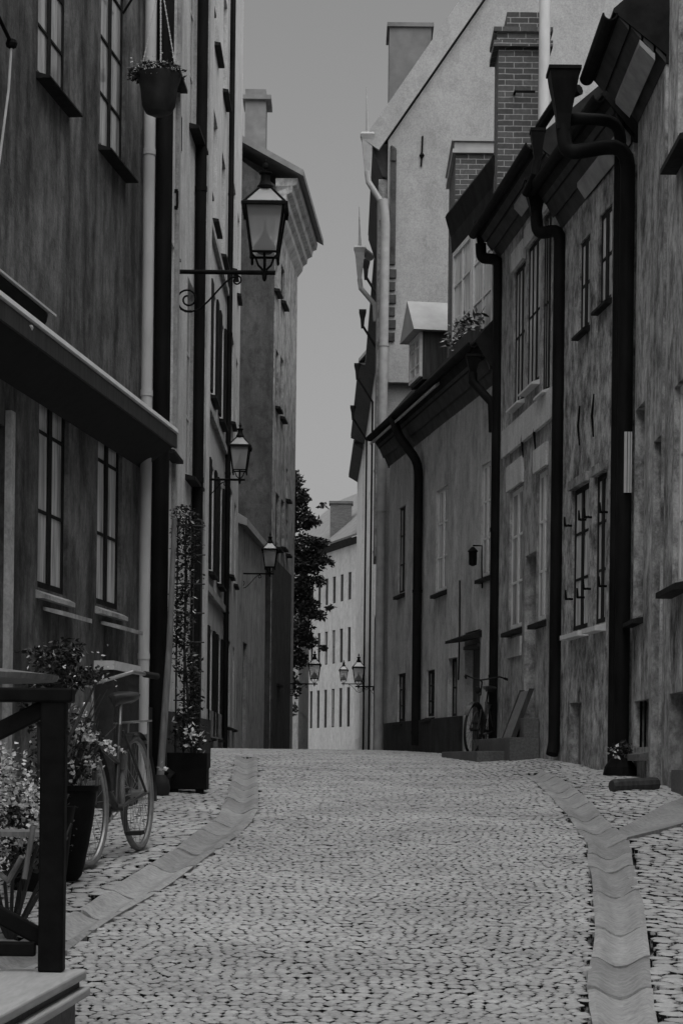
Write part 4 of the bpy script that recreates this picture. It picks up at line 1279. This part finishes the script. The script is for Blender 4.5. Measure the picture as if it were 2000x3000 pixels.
# ---- bicycle
def make_bike(name, label, rear, heading, lean=0.0, steer=0.0, rack=True, paint='bike_paint', bars=True):
    """rear: ground contact of the rear wheel; heading: radians, direction of travel in plan (0=+X)"""
    root = thing(name, (0, 0, 0), label, 'bicycle')
    Rw, WB = .345, 1.06
    T = lambda x, y, z: Vector((x, y, z))
    def wheel(c, ang, tyre_mat):
        ca_, sa_ = math.cos(ang), math.sin(ang)
        ax, ay = Vector((ca_, sa_, 0)), Vector((0, 0, 1)); nn = Vector((-sa_, ca_, 0))
        m_ = MB(); m_.torus(c, ax, ay, Rw - .032, .011, 40, 6)
        m_.tube([Vector(c) - nn * .045, Vector(c) + nn * .045], .022, 10)
        for k in range(28):
            a = 2 * math.pi * k / 28
            e = ax * math.cos(a + (.2 if k % 2 else -.2)) + ay * math.sin(a + (.2 if k % 2 else -.2))
            e2 = ax * math.cos(a) + ay * math.sin(a)
            m_.tube([Vector(c) + e * .02 + nn * (.03 if k % 2 else -.03), Vector(c) + e2 * (Rw - .035)], .0016, 4, cap=False)
        w = m_.build('wheel', M['chrome'], root, smooth=True)
        m_ = MB(); m_.torus(c, ax, ay, Rw - .018, .019, 44, 8); m_.build('tyre', M[tyre_mat], w, smooth=True)
        return w
    rc, fc = T(0, 0, Rw), T(WB, 0, Rw)
    wheel(rc, 0, 'tyre_wall'); wheel(fc, steer, 'tyre_wall')
    bb = T(.46, 0, .29); st = T(.30, 0, .76); hd = T(.86, 0, .78); hl = T(.89, 0, .62)
    m_ = MB()
    m_.tube([bb, st], .016, 10); m_.tube([bb, hl], .02, 10); m_.tube([bb + (st - bb) * .55, hl + (hd - hl) * .5], .015, 10); m_.tube([hd + (hd - hl) * .15, hl - (hd - hl) * .2], .02, 10)
    for s in (-1, 1):
        m_.tube([bb + T(0, s * .03, 0), rc + T(0, s * .06, 0)], .009, 8); m_.tube([st + T(0, s * .018, -.03), rc + T(0, s * .06, 0)], .008, 8)
    m_.tube([bb + T(0, -.045, 0), bb + T(0, .045, 0)], .022, 10)
    m_.tube([T(.4, -.05, .27), T(.36, -.16, .02)], .008, 6)
    m_.build('frame', M[paint], root, smooth=True)
    cs, sn = math.cos(steer), math.sin(steer)
    rs = lambda x, y, z: Vector((WB + (x - WB) * cs - y * sn, (x - WB) * sn + y * cs, z))
    m_ = MB()
    for s in (-1, 1):
        m_.tube([rs(.9, s * .03, .62), rs(.96, s * .045, .52), rs(1.06, s * .055, Rw)], .01, 8)
    m_.build('fork', M[paint], root, smooth=True)
    m_ = MB()
    m_.tube([rs(.885, 0, .8), rs(.86, 0, .98)], .011, 8)
    m_.tube([rs(.86, 0, .98), rs(.93, 0, 1.0), rs(.93, .1, 1.02), rs(.86, .24, 1.06), rs(.72, .29, 1.04)], .011, 8)
    m_.tube([rs(.93, 0, 1.0), rs(.93, -.1, 1.02), rs(.86, -.24, 1.06), rs(.72, -.29, 1.04)], .011, 8)
    hb = m_.build('handlebar', M['chrome'], root, smooth=True)
    for s in (-1, 1):
        m_ = MB(); m_.tube([rs(.76, s * .276, 1.045), rs(.64, s * .31, 1.03)], .018, 10); m_.build('grip', M['rubber'], hb, smooth=True)
    m_ = MB(); m_.tube([st - T(-.02, 0, .1), st + T(-.045, 0, .13)], .012, 8); m_.build('seat_post', M['chrome'], root, smooth=True)
    m_ = MB()
    sp = st + T(-.06, 0, .16)
    prof_ = [(-.15, .04, .0), (-.13, .085, .01), (-.07, .1, .012), (0, .075, .006), (.07, .04, .0), (.13, .025, -.004), (.15, .012, -.012)]
    vs, fs = [], []
    for x, w, z in prof_:
        for k in range(10):
            a = 2 * math.pi * k / 10
            vs.append(sp + T(x, math.cos(a) * w, z + (math.sin(a) * .025 if math.sin(a) > 0 else math.sin(a) * .045)))
    for i in range(len(prof_) - 1):
        for k in range(10): fs.append((i * 10 + k, i * 10 + (k + 1) % 10, (i + 1) * 10 + (k + 1) % 10, (i + 1) * 10 + k))
    fs += [tuple(range(9, -1, -1)), tuple(60 + k for k in range(10))]
    m_.add(vs, fs); m_.build('saddle', M['leather'], root, smooth=True)
    for c, a0, a1 in ((rc, -.2, 2.7), (fc, .5, 3.0)):
        m_ = MB(); n_ = 18
        for i in range(n_):
            q0, q1 = a0 + (a1 - a0) * i / n_, a0 + (a1 - a0) * (i + 1) / n_
            if c is fc: P_ = lambda q, y: rs(c.x + math.cos(q) * (Rw + .02), y, c.z + math.sin(q) * (Rw + .02))
            else: P_ = lambda q, y: Vector((c.x - math.cos(q) * (Rw + .02), y, c.z + math.sin(q) * (Rw + .02)))
            m_.quad(P_(q0, -.028), P_(q1, -.028), P_(q1, .028), P_(q0, .028))
        m_.build('mudguard', M[paint], root)
    m_ = MB(); m_.torus(bb + T(0, -.05, 0), (1, 0, 0), (0, 0, 1), .085, .006, 24, 6)
    m_.tube([bb + T(0, -.05, .085), rc + T(0, -.05, .04)], .004, 5); m_.tube([bb + T(0, -.05, -.085), rc + T(0, -.05, -.04)], .004, 5)
    ck = m_.build('crank', M['chrome'], root)
    pa = 1.0
    for s in (-1, 1):
        e = bb + T(math.cos(pa) * .17 * s, -.08 * 1 if s < 0 else .08, -math.sin(pa) * .17 * s)
        m_ = MB(); m_.tube([bb + T(0, .06 * s, 0), T(e.x, .075 * s, e.z)], .009, 6)
        m_.box(T(e.x, .13 * s, e.z), .085, .09, .022); m_.build('pedal', M['chrome'] if s < 0 else M['rubber'], ck)
    m_ = MB()
    m_.box(T(.25, -.0, .285 + .02), .48, .012, .12); 
    if rack:
        m_ = MB()
        for y in (-.06, 0, .06): m_.tube([T(.2, y, .77), T(-.2, y, .77)], .006, 6)
        for x in (.2, .0, -.2): m_.tube([T(x, -.06, .77), T(x, .06, .77)], .006, 6)
        for s in (-1, 1): m_.tube([T(-.12, s * .06, .77), rc + T(0, s * .07, 0)], .006, 6)
        m_.build('rack', M['chrome'], root)
        m_ = MB(); m_.box(T(-.21, 0, .66), .03, .05, .06); m_.build('rear_light', M['chrome'], root)
    m_ = MB(); m_.lathe(T(.98, 0, .86), [(.01, -.04), (.035, -.02), (.042, .02), (.03, .045)], 10); m_.build('headlight', M['chrome'], root, smooth=True)
    root.location = rear
    root.rotation_euler = (lean, 0, heading)
    return root
rear = Vector((-1.2, 12.25, 0)); fr = Vector((-1.375, 11.2, 0))
rear.z = gxy(rear.x, rear.y) + .003
b1 = make_bike('bicycle', 'upright city bicycle with rear rack parked by the black flower pot on the left', rear, math.atan2(fr.y - rear.y, fr.x - rear.x), lean=.05, steer=-.06)
b1.rotation_euler[1] = math.asin((gxy(rear.x, rear.y) - gxy(fr.x, fr.y)) / 1.06)
p_ = on_ground(1372, 2222)
rr = Vector((1.98, 28.55, 0)); ff = Vector((1.78, 27.6, 0)); 
rr.z = gxy(rr.x, rr.y) + .003
b2 = make_bike('bicycle', 'dark bicycle leaning beside the stone steps on the right of the street', Vector((1.98, 27.9, gxy(1.9, 27.9) + .003)), math.atan2(-1.0, -.27), lean=-.06, steer=-.15, rack=False)
for ch_ in b2.children:
    for c_ in [ch_] + list(ch_.children):
        if c_.data.materials[0] is M['chrome']:
            c_.data.materials[0] = M['frame']
        if c_.data.materials[0] is M['tyre_wall']:
            c_.data.materials[0] = M['rubber']

# ---- railing and platform at the lower left
pc = at(255, 2840, 6.5); pn = at(0, 2978, 5.3)
zp_ = pc.z
pf = thing('platform', (pc.x - 1, 6.0, g(6)), 'raised pale terrace platform with a moulded edge at the lower left corner', 'platform')
m_ = MB()
ex = lambda y: pc.x + (pn.x - pc.x) * (6.5 - y) / (6.5 - 5.29)
def plat(m_, o, z0, z1, ya=3.2, yb=6.5):
    m_.box8([(-3.0, ya, z0), (ex(ya) + o, ya, z0), (ex(yb) + o, yb + o, z0), (-2.8, yb + o, z0), (-3.0, ya, z1), (ex(ya) + o, ya, z1), (ex(yb) + o, yb + o, z1), (-2.8, yb + o, z1)])
plat(m_, 0, zp_ - .03, zp_); m_.build('deck', M['platform'], pf)
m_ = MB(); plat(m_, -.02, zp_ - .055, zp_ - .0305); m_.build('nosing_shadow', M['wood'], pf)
m_ = MB(); plat(m_, .012, zp_ - .085, zp_ - .0555); m_.build('nosing', M['platform'], pf)
m_ = MB(); plat(m_, -.03, g(5) - .4, zp_ - .0855); m_.build('riser', M['step'], pf)
Yr = 6.42
rl = thing('railing', (at(150, 2840, Yr).x, Yr, zp_), 'dark timber railing with crossed braces standing on the terrace platform', 'railing')
xp = at(156, 2450, Yr).x
ztop = at(100, 2018, Yr).z
m_ = MB(); m_.box((xp, Yr, (zp_ + ztop - .02) / 2), .078, .07, ztop - zp_ - .02); m_.build('post', M['black'], rl)
m_ = MB(); m_.box((xp - 1.0, Yr, ztop - .02), 2.12, .085, .045); m_.build('rail', M['black'], rl)
m_ = MB(); m_.box((xp - 1.0, Yr, zp_ + .07), 1.9, .04, .045); m_.build('lower_rail', M['black'], rl)
x_l = xp - 1.4
for a_, b_ in (((xp - .03, ztop - .06), (x_l, zp_ + .12)), ((xp - .03, zp_ + .1), (x_l, ztop - .06))):
    v = Vector((b_[0] - a_[0], 0, b_[1] - a_[1])); L_ = v.length
    ang = math.atan2(v.z, v.x)
    off = .002 if a_[1] > 1 else .03
    m_ = MB(); m_.box(((a_[0] + b_[0]) / 2, Yr + off, (a_[1] + b_[1]) / 2), L_, .028, .055, Matrix.Rotation(-ang, 3, 'Y')); m_.build('brace', M['black'], rl)
m_ = MB(); m_.box((x_l - .04, Yr, (zp_ + ztop - .02) / 2), .078, .07, ztop - zp_ - .02); m_.build('post', M['black'], rl)

# ---- plants
def cloud(c, rx_, ry_, rz_, n, shell=.35):
    pts = []
    c = Vector(c)
    while len(pts) < n:
        v = Vector((random.uniform(-1, 1), random.uniform(-1, 1), random.uniform(-1, 1)))
        if v.length > 1 or v.length < shell * random.random(): continue
        pts.append(c + Vector((v.x * rx_, v.y * ry_, v.z * rz_)))
    return pts
def stems(mb, c, tips, r=.006):
    for t in tips:
        mid = (Vector(c) + Vector(t)) / 2 + Vector((random.uniform(-.05, .05), random.uniform(-.05, .05), .05))
        mb.tube([c, mid, t], [r, r * .8, r * .4], 5)
# tall pot with white flowers between railing and bicycle
Yp = 10.6
pb = at(215, 2585, Yp); pt_ = at(235, 2300, Yp)
px_ = at(195, 2300, Yp).x
zb_, zt_ = gxy(px_, Yp), at(230, 2302, Yp).z
pot = thing('flower_pot', (px_, Yp, zb_), 'tall tapering black pot with white flowers standing between railing and bicycle', 'flower pot')
m_ = MB(); hh = zt_ - zb_
m_.lathe((px_, Yp, zb_), [(.06, 0), (.085, .03), (.1, hh * .18), (.12, hh * .38), (.142, hh * .65), (.158, hh - .03), (.168, hh - .025), (.17, hh), (.155, hh), (.15, hh - .04)], 28); m_.build('pot', M['pot'], pot, smooth=True)
m_ = MB(); pts = cloud((px_ + .0, Yp, zt_ + .2), .2, .18, .2, 620) + cloud((px_ - .1, Yp - .03, zt_ + .1), .1, .12, .06, 90); m_.leaves(pts, .02); m_.build('foliage', M['leaf'], pot)
m_ = MB(); stems(m_, (px_, Yp, zt_ - .05), [(px_ + random.uniform(-.2, .25), Yp + random.uniform(-.15, .15), zt_ + random.uniform(.15, .5)) for k in range(16)]); m_.build('stem', M['bark'], pot)
m_ = MB()
for k in range(46):
    c = Vector((px_ + random.gauss(.06, .12), Yp - .12 + random.uniform(-.1, .1), zt_ + random.gauss(.27, .09)))
    m_.leaves([c + Vector((random.gauss(0, .012), random.gauss(0, .012), random.gauss(0, .012))) for q in range(7)], .022, .3, long=1.1)
m_.build('blossom', M['petal'], pot)
m_ = MB()
for k in range(15):
    q = k / 14
    c = Vector((at(180 + 28 * math.sin(q * 3), 2320 + q * 170, 10.35).x, 10.38, at(180, 2320 + q * 200, 10.35).z))
    m_.leaves([c + Vector((random.gauss(0, .02), random.gauss(0, .01), random.gauss(0, .02))) for qq in range(3)], .014, .3, long=1.2)
m_.build('trailing_leaf', M['leaf2'], pot)
# hydrangea behind the railing
Yh = 8.6
hc = at(35, 2400, Yh)
hy = thing('hydrangea', (hc.x, Yh, g(Yh)), 'pale blossoming shrub behind the timber railing at the left edge', 'shrub')
m_ = MB(); pts = cloud(hc, .2, .25, .27, 1200); m_.leaves(pts, .02); m_.build('foliage', M['leaf2'], hy)
m_ = MB()
for k in range(60):
    c = at(random.uniform(-40, 125), random.gauss(2345, 65), Yh - .25 + random.uniform(-.06, .1))
    m_.leaves([c + Vector((random.gauss(0, .022), random.gauss(0, .02), random.gauss(0, .02))) for q in range(16)], .02, .3, long=1.0)
m_.build('blossom', M['petal'], hy)
m_ = MB(); stems(m_, (hc.x, Yh, g(Yh)), [(hc.x + random.uniform(-.25, .25), Yh + random.uniform(-.2, .2), hc.z + random.uniform(-.2, .2)) for k in range(12)], .01); m_.build('stem', M['bark'], hy)
# potted shrub above the rail
Ys = 10.2
sc_ = at(180, 1965, Ys)
sh = thing('potted_shrub', (sc_.x - .1, Ys, gxy(sc_.x - .1, Ys)), 'dark leafy shrub in a pot rising above the railing before the dark wall', 'shrub')
m_ = MB(); m_.lathe((sc_.x - .1, Ys, gxy(sc_.x, Ys)), [(.13, 0), (.16, .3), (.18, .42), (.15, .42)], 20); m_.build('pot', M['pot'], sh, smooth=True)
m_ = MB()
pts = []
for px, py, rx_, rz_, n in ((165, 1985, .16, .07, 330), (150, 1935, .12, .05, 150), (200, 1905, .09, .06, 170), (105, 1912, .09, .02, 70), (235, 1985, .1, .05, 150), (285, 1972, .06, .03, 60), (130, 2030, .12, .07, 200), (105, 2090, .1, .1, 160)):
    pts += cloud(at(px, py, Ys), rx_, .13, rz_, n)
m_.leaves(pts, .02); m_.build('foliage', M['leaf'], sh)
m_ = MB(); m_.leaves([at(random.choice((105, 140, 190, 225, 280, 310)) + random.gauss(0, 22), random.gauss(1945, 35), Ys - .15) for k in range(60)], .012, .4, long=1.8); m_.build('pale_foliage', M['petal'], sh)
m_ = MB(); stems(m_, (sc_.x - .1, Ys, gxy(sc_.x, Ys) + .4), [at(p[0], p[1], Ys) for p in ((180, 1985), (150, 1940), (205, 1905), (105, 1915), (240, 1990), (290, 1985))], .012); m_.build('stem', M['bark'], sh)
# café table behind the railing
tp = at(20, 1975, 9.2)
tb = thing('table', (tp.x - .25, 9.3, g(9.2)), 'pale round table top seen just over the railing at the left edge', 'table')
m_ = MB(); m_.lathe((tp.x - .25, 9.3, tp.z + .0), [(.46, -.025), (.47, 0), (.0, .055)], 32); m_.build('tabletop', M['plank'], tb)
m_ = MB(); m_.tube([(tp.x - .25, 9.3, g(9.2)), (tp.x - .25, 9.3, tp.z)], .03, 10); m_.build('leg', M['black'], tb)
# café chair legs behind the railing
chc = at(40, 2600, 8.0)
cr = thing('chair', (chc.x, 8.0, g(8)), 'folding metal cafe chair half hidden behind the railing', 'chair')
m_ = MB()
m_.tube([at(98, 2420, 8.0), at(72, 2575, 8.0)], .011, 8); m_.tube([at(65, 2510, 8.0), at(25, 2580, 8.05), at(0, 2560, 8.1)], .011, 8); m_.tube([at(-30, 2440, 8.2), at(-60, 2600, 8.2)], .011, 8)
m_.build('leg', M['plank'], cr)
m_ = MB(); m_.box(at(20, 2440, 8.15), .36, .3, .02); m_.build('seat', M['plank'], cr)
# hanging basket
bk = at(466, 255, 15.6)
hb = thing('hanging_basket', (bk.x, 15.6, bk.z), 'hanging flower basket on chains in front of the black rain pipe at upper left', 'flower basket')
hb_h = 110 / 6000 * 15.6
m_ = MB(); s_ = 15.6 / 6000
m_.lathe((bk.x, 15.6, bk.z), [(20 * s_, -84 * s_), (38 * s_, -76 * s_), (49 * s_, -55 * s_), (53 * s_, -20 * s_), (56 * s_, 5 * s_), (65 * s_, 28 * s_), (66 * s_, 34 * s_), (58 * s_, 30 * s_)], 24)
m_.build('basket', M['leaf'], hb, smooth=True)
m_ = MB(); pts = cloud((bk.x, 15.6, bk.z + 42 * s_), 80 * s_, .18, 26 * s_, 380) + cloud((bk.x - 62 * s_, 15.6, bk.z + 36 * s_), 30 * s_, .12, 24 * s_, 140); m_.leaves(pts, .022); m_.build('foliage', M['leaf'], hb)
m_ = MB(); m_.leaves([Vector((bk.x + random.uniform(-75, 70) * s_, 15.4 + random.uniform(-.1, .1), bk.z + random.gauss(45, 12) * s_)) for k in range(90)], .014, .4, long=1.1); m_.build('blossom', M['petal'], hb)
top = at(471, -60, 15.6)
m_ = MB()
for dx, dy in ((-55, .0), (52, .0), (0, .15), (10, -.15)):
    a = Vector((bk.x + dx * s_, 15.6 + dy, bk.z + 32 * s_)); b = Vector((top.x, 15.6, top.z))
    n_ = 46
    for k in range(n_):
        p0 = a + (b - a) * (k / n_); p1 = a + (b - a) * ((k + .8) / n_)
        m_.tube([p0, p1], .0055 if k % 2 else .0035, 4)
m_.build('chain', M['metal'], hb)
m_ = MB()
wp = F1.hit(471, -60, 0)
fu = (top - F1.p0).dot(F1.U)
m_.tube([F1.P(fu, top.z + .05, 0), Vector((top.x, top.y, top.z + .05)), Vector((top.x + .05, top.y, top.z + .05))], .014, 8); m_.tube([F1.P(fu, top.z - .25, 0), Vector((top.x - .1, top.y, top.z + .04))], .01, 8); m_.build('bracket', M['black'], hb)

# climbing plant in black planter at the second house
Yv = 17.4
vx0, vx1 = at(489, 2250, Yv).x, at(606, 2250, Yv).x
zvb = gxy((vx0 + vx1) / 2, Yv) + .03
zvt = at(550, 2205, Yv).z
cl = thing('climbing_plant', ((vx0 + vx1) / 2, Yv, zvb), 'tall climbing plant on a trellis growing from a square black planter on the left', 'plant')
m_ = MB(); m_.box(((vx0 + vx1) / 2, Yv + .16, (zvb + zvt) / 2), vx1 - vx0, .32, zvt - zvb)
m_.box((vx0 + .06, Yv + .05, zvb - .02), .07, .07, .05); m_.box((vx1 - .06, Yv + .05, zvb - .02), .07, .07, .05); m_.build('planter', M['pot'], cl)
m_ = MB()
for x in np.linspace(vx0 + .05, vx1 - .08, 4): m_.tube([(x, Yv + .26, zvt), (x, Yv + .26, at(540, 1510, Yv).z)], .009, 6)
for z in np.linspace(zvt + .2, at(540, 1530, Yv).z, 8): m_.tube([(vx0 + .03, Yv + .25, z), (vx1 - .05, Yv + .25, z)], .007, 6)
m_.build('trellis', M['wood'], cl)
m_ = MB(); pts = []
for k in range(26):
    q = k / 25
    py = 2160 - q * 650
    c = at(546 - 6 * q + 14 * math.sin(q * 9) + random.uniform(-16, 14), py, Yv + .12)
    pts += cloud(c, random.uniform(.08, .16), .11, .1, random.randint(50, 150))
pts += cloud(at(535, 1495, Yv + .1), .09, .08, .05, 50)
pts += cloud(at(560, 2170, Yv), .16, .15, .09, 180)
m_.leaves(pts, .022, droop=.3); m_.build('foliage', M['leaf'], cl)
m_ = MB(); m_.leaves([at(random.uniform(500, 578), random.uniform(1500, 2150), Yv - .02) for k in range(70)], .016, .5, long=2.4)
m_.leaves([at(random.uniform(530, 606), random.gauss(2155, 18), Yv - .12) for k in range(50)], .03, .4, long=1.3); m_.build('pale_foliage', M['petal'], cl)
m_ = MB(); m_.tube([(vx0 + .2, Yv + .15, zvt), at(540, 1900, Yv + .15), at(548, 1700, Yv + .15), at(536, 1510, Yv + .15)], [.015, .012, .009, .005], 6); m_.build('stem', M['bark'], cl)
# leaning pale pole
a_ = at(470, 2262, 16.9); b_ = at(512, 1520, 17.2)
a_.z = gxy(a_.x, 16.9) + .1
pl = thing('pole', a_, 'pale wooden pole leaning in a black boot beside the climbing plant', 'pole')
m_ = MB(); m_.tube([a_ + Vector((0, 0, .06)), a_ + (b_ - a_) * .5 + Vector((.015, 0, 0)), b_], [.033, .028, .02], 10); m_.build('shaft', M['plank'], pl, smooth=True)
m_ = MB(); m_.lathe(a_, [(.02, -.11), (.07, -.1), (.085, -.04), (.07, .03), (.04, .07)], 16); m_.build('boot', M['rubber'], pl, smooth=True)

# window box plants on the low house dormer
c_ = G4.P(.9, zd0 + .15, .2)
wb = thing('window_box', c_, 'spiky plants in a window box under the dark hooded dormer', 'window box')
m_ = MB(); m_.fbox(G4, .5, 2.0, zd0 - .12, zd0 + .08, .06, .26); m_.build('box', M['wood'], wb)
m_ = MB(); m_.leaves([G4.P(random.uniform(.4, 2.1), zd0 + random.uniform(.05, .3), random.uniform(.05, .35)) for k in range(160)], .05, .5, long=2.6); m_.build('foliage', M['leaf2'], wb)
m_ = MB(); m_.leaves([G4.P(random.uniform(.4, 2.0), zd0 + random.uniform(.0, .4), random.uniform(.1, .4)) for k in range(40)], .03, .5, long=2.6); m_.build('pale_foliage', M['petal'], wb)

# wall lamp on the low house
u, z = G4.hit(1394, 1640, .1)
wl_ = thing('wall_lamp', G4.P(u, z), 'small black wall lamp on a stalk beside the pale window of the low house', 'wall lamp')
m_ = MB(); m_.lathe(G4.P(u, z + .05, .15), [(.02, -.14), (.055, -.12), (.06, .05), (.075, .07), (.02, .13)], 12); m_.build('lantern', M['black'], wl_, smooth=True)
m_ = MB(); m_.tube([G4.P(u, z - .4, .01), G4.P(u, z - .05, .02), G4.P(u, z + .2, .02), G4.P(u, z + .2, .15)], .012, 6); m_.build('stalk', M['black'], wl_)

# stone steps, board and bench log on the right
s0 = at(1455, 2180, 26.6)
uA = G3.hit(1462, 2180)[0]; uB = G3.hit(1582, 2180)[0]
ul, uh_ = min(uA, uB), max(uA, uB)
st_ = thing('steps', G3.P((ul + uh_) / 2, g(26)), 'short flight of stone steps with a bright nosing at the right hand doorway', 'steps')
zs = G3.hit(1520, 2160, .3)[1]
m_ = MB(); m_.fbox(G3, ul, uh_, g(26) - .3, zs, .01, .38); m_.build('landing', M['step'], st_)
m_ = MB(); m_.fbox(G3, ul + .35, uh_ + .45, g(27) - .3, g(27) + .1, .02, .72); m_.build('lower_step', M['step'], st_)
m_ = MB(); m_.fbox(G3, ul + .05, ul + .85, zs + .001, zs + .24, .01, .2); m_.build('upper_step', M['step'], st_)
bx = G3.hit(1498, 2145, .28); bt = G3.hit(1512, 2030, .05)
bd = thing('board', G3.P(bx[0], zs), 'pale wooden panel leaning on the wall above the stone steps', 'board')
m_ = MB()
a, b = bx[0] - .1, bx[0] + .5
m_.box8([G3.P(a, zs + .005, .3), G3.P(b, zs + .005, .3), G3.P(b, zs + .005, .26), G3.P(a, zs + .005, .26), G3.P(a, bt[1], .08), G3.P(b, bt[1], .08), G3.P(b, bt[1], .04), G3.P(a, bt[1], .04)])
m_.build('panel', M['plank'], bd)
for q0, q1 in ((a - .03, a), (b, b + .03)):
    m_ = MB()
    m_.box8([G3.P(q0, zs + .005, .31), G3.P(q1, zs + .005, .31), G3.P(q1, zs + .005, .25), G3.P(q0, zs + .005, .25), G3.P(q0, bt[1] + .02, .09), G3.P(q1, bt[1] + .02, .09), G3.P(q1, bt[1] + .02, .03), G3.P(q0, bt[1] + .02, .03)])
    m_.build('edge_strip', M['wood'], bd)
# thick dark plank on the pavement
c0, c1 = at(1790, 2318, 17.3), at(1922, 2312, 17.5)
c0.z = gxy(c0.x, 17.3) + .045; c1.z = gxy(c1.x, 17.5) + .045
kb = MB(); kb.tube([c0, c0 + (c1 - c0) * .08, c0 + (c1 - c0) * .9, c1], [.05, .062, .062, .056], 10)
o = kb.build('log', M['wood'], None, smooth=False, origin=(c0 + c1) / 2); tag(o, 'thick dark log lying on the pavement beside the right hand wall', 'log')
# dark pot of cellar plants in the doorway
pq = at(1815, 2255, 19.9)
zq = gxy(pq.x, 19.9)
dp = thing('plant_pot', (pq.x, 19.9, zq), 'squat black pot with pale leaves at the foot of the biggest rain pipe', 'flower pot')
m_ = MB(); m_.lathe((pq.x, 19.9, zq), [(.17, 0), (.15, .08), (.1, .16), (.07, .17)], 16); m_.build('pot', M['pot'], dp)
m_ = MB(); m_.leaves(cloud((pq.x + .02, 19.88, zq + .25), .1, .08, .09, 70), .035); m_.build('foliage', M['leaf'], dp)
m_ = MB(); m_.leaves([Vector((pq.x - .08 + random.uniform(-.04, .05), 19.75, zq + random.uniform(.17, .28))) for k in range(12)], .03); m_.build('pale_foliage', M['petal'], dp)
# enamel plate on the big right pipe
pa_ = at(1837, 1355, 20.2)
sp = thing('wall_sign', pa_, 'narrow blank white enamel plate beside the big black pipe on the right', 'sign')
m_ = MB(); m_.box((pa_.x, 20.18, pa_.z), .075, .012, .6); m_.build('plate', M['sign'], sp)
m_ = MB(); m_.box((pa_.x - .008, 20.172, pa_.z), .006, .006, .6); m_.box((pa_.x + .02, 20.172, pa_.z), .004, .006, .6); m_.build('rule', M['frame'], sp)

# ---- tree in the distance
Yt = 74
tr = thing('tree', (at(868, 2200, Yt).x, Yt, g(Yt)), 'dark leafy tree hanging over the street in the distance beyond the left houses', 'tree')
tb_ = Vector((at(850, 2200, Yt).x - .3, Yt, g(Yt) - .2))
m_ = MB()
tip = at(862, 1500, Yt)
m_.tube([tb_, tb_ + (tip - tb_) * .4 + Vector((-.1, 0, 0)), tip, at(868, 1400, Yt)], [.2, .15, .08, .02], 10)
limbs = [((860, 1900), (925, 1800)), ((858, 1750), (955, 1600)), ((860, 1650), (960, 1640)), ((862, 1560), (915, 1500)), ((862, 1850), (900, 1900)), ((862, 1480), (895, 1450))]
for a, b in limbs:
    pa, pb_ = at(*a, Yt), at(*b, Yt + random.uniform(-.5, .5))
    m_.tube([pa, (pa + pb_) / 2 + Vector((0, 0, .15)), pb_], [.06, .04, .012], 6)
m_.build('trunk', M['bark'], tr, smooth=True)
m_ = MB(); pts = []
blobs = [(868, 1410, 18, 30, 220), (880, 1460, 26, 30, 350), (885, 1520, 34, 35, 480), (915, 1530, 24, 14, 160), (890, 1600, 48, 35, 620), (930, 1590, 32, 16, 230), (900, 1650, 50, 35, 700), (940, 1640, 26, 14, 160), (880, 1720, 38, 40, 620), (930, 1700, 26, 16, 170), (890, 1780, 42, 36, 560), (925, 1800, 28, 16, 170), (880, 1850, 36, 40, 560), (905, 1880, 30, 18, 220), (870, 1930, 28, 30, 360), (862, 2010, 18, 40, 180), (945, 1480, 10, 6, 30), (965, 1650, 14, 8, 50), (965, 1780, 12, 6, 40), (945, 1900, 12, 8, 40), (860, 2080, 10, 20, 60),
         (840, 1500, 30, 60, 300), (835, 1700, 40, 90, 500), (840, 1900, 30, 60, 300)]
k_ = Yt / 6000
for px, py, rx_, rz_, n in blobs:
    pts += cloud(at(px, py, Yt), rx_ * k_ * 1.05, .55, rz_ * k_, int(n * 1.35), .1)
m_.leaves(pts, .088, .55); m_.build('crown', M['leaf_tree'], tr)

# softened edges on carpentry
for root_ in (rl, pf, cl, st_, bd):
    for o_ in root_.children:
        if o_.name.split('.')[0] in ('post', 'rail', 'lower_rail', 'brace', 'deck', 'nosing', 'riser', 'planter', 'landing', 'lower_step', 'upper_step', 'panel'):
            bv = o_.modifiers.new('bevel', 'BEVEL'); bv.width = .007; bv.segments = 2; bv.limit_method = 'ANGLE'
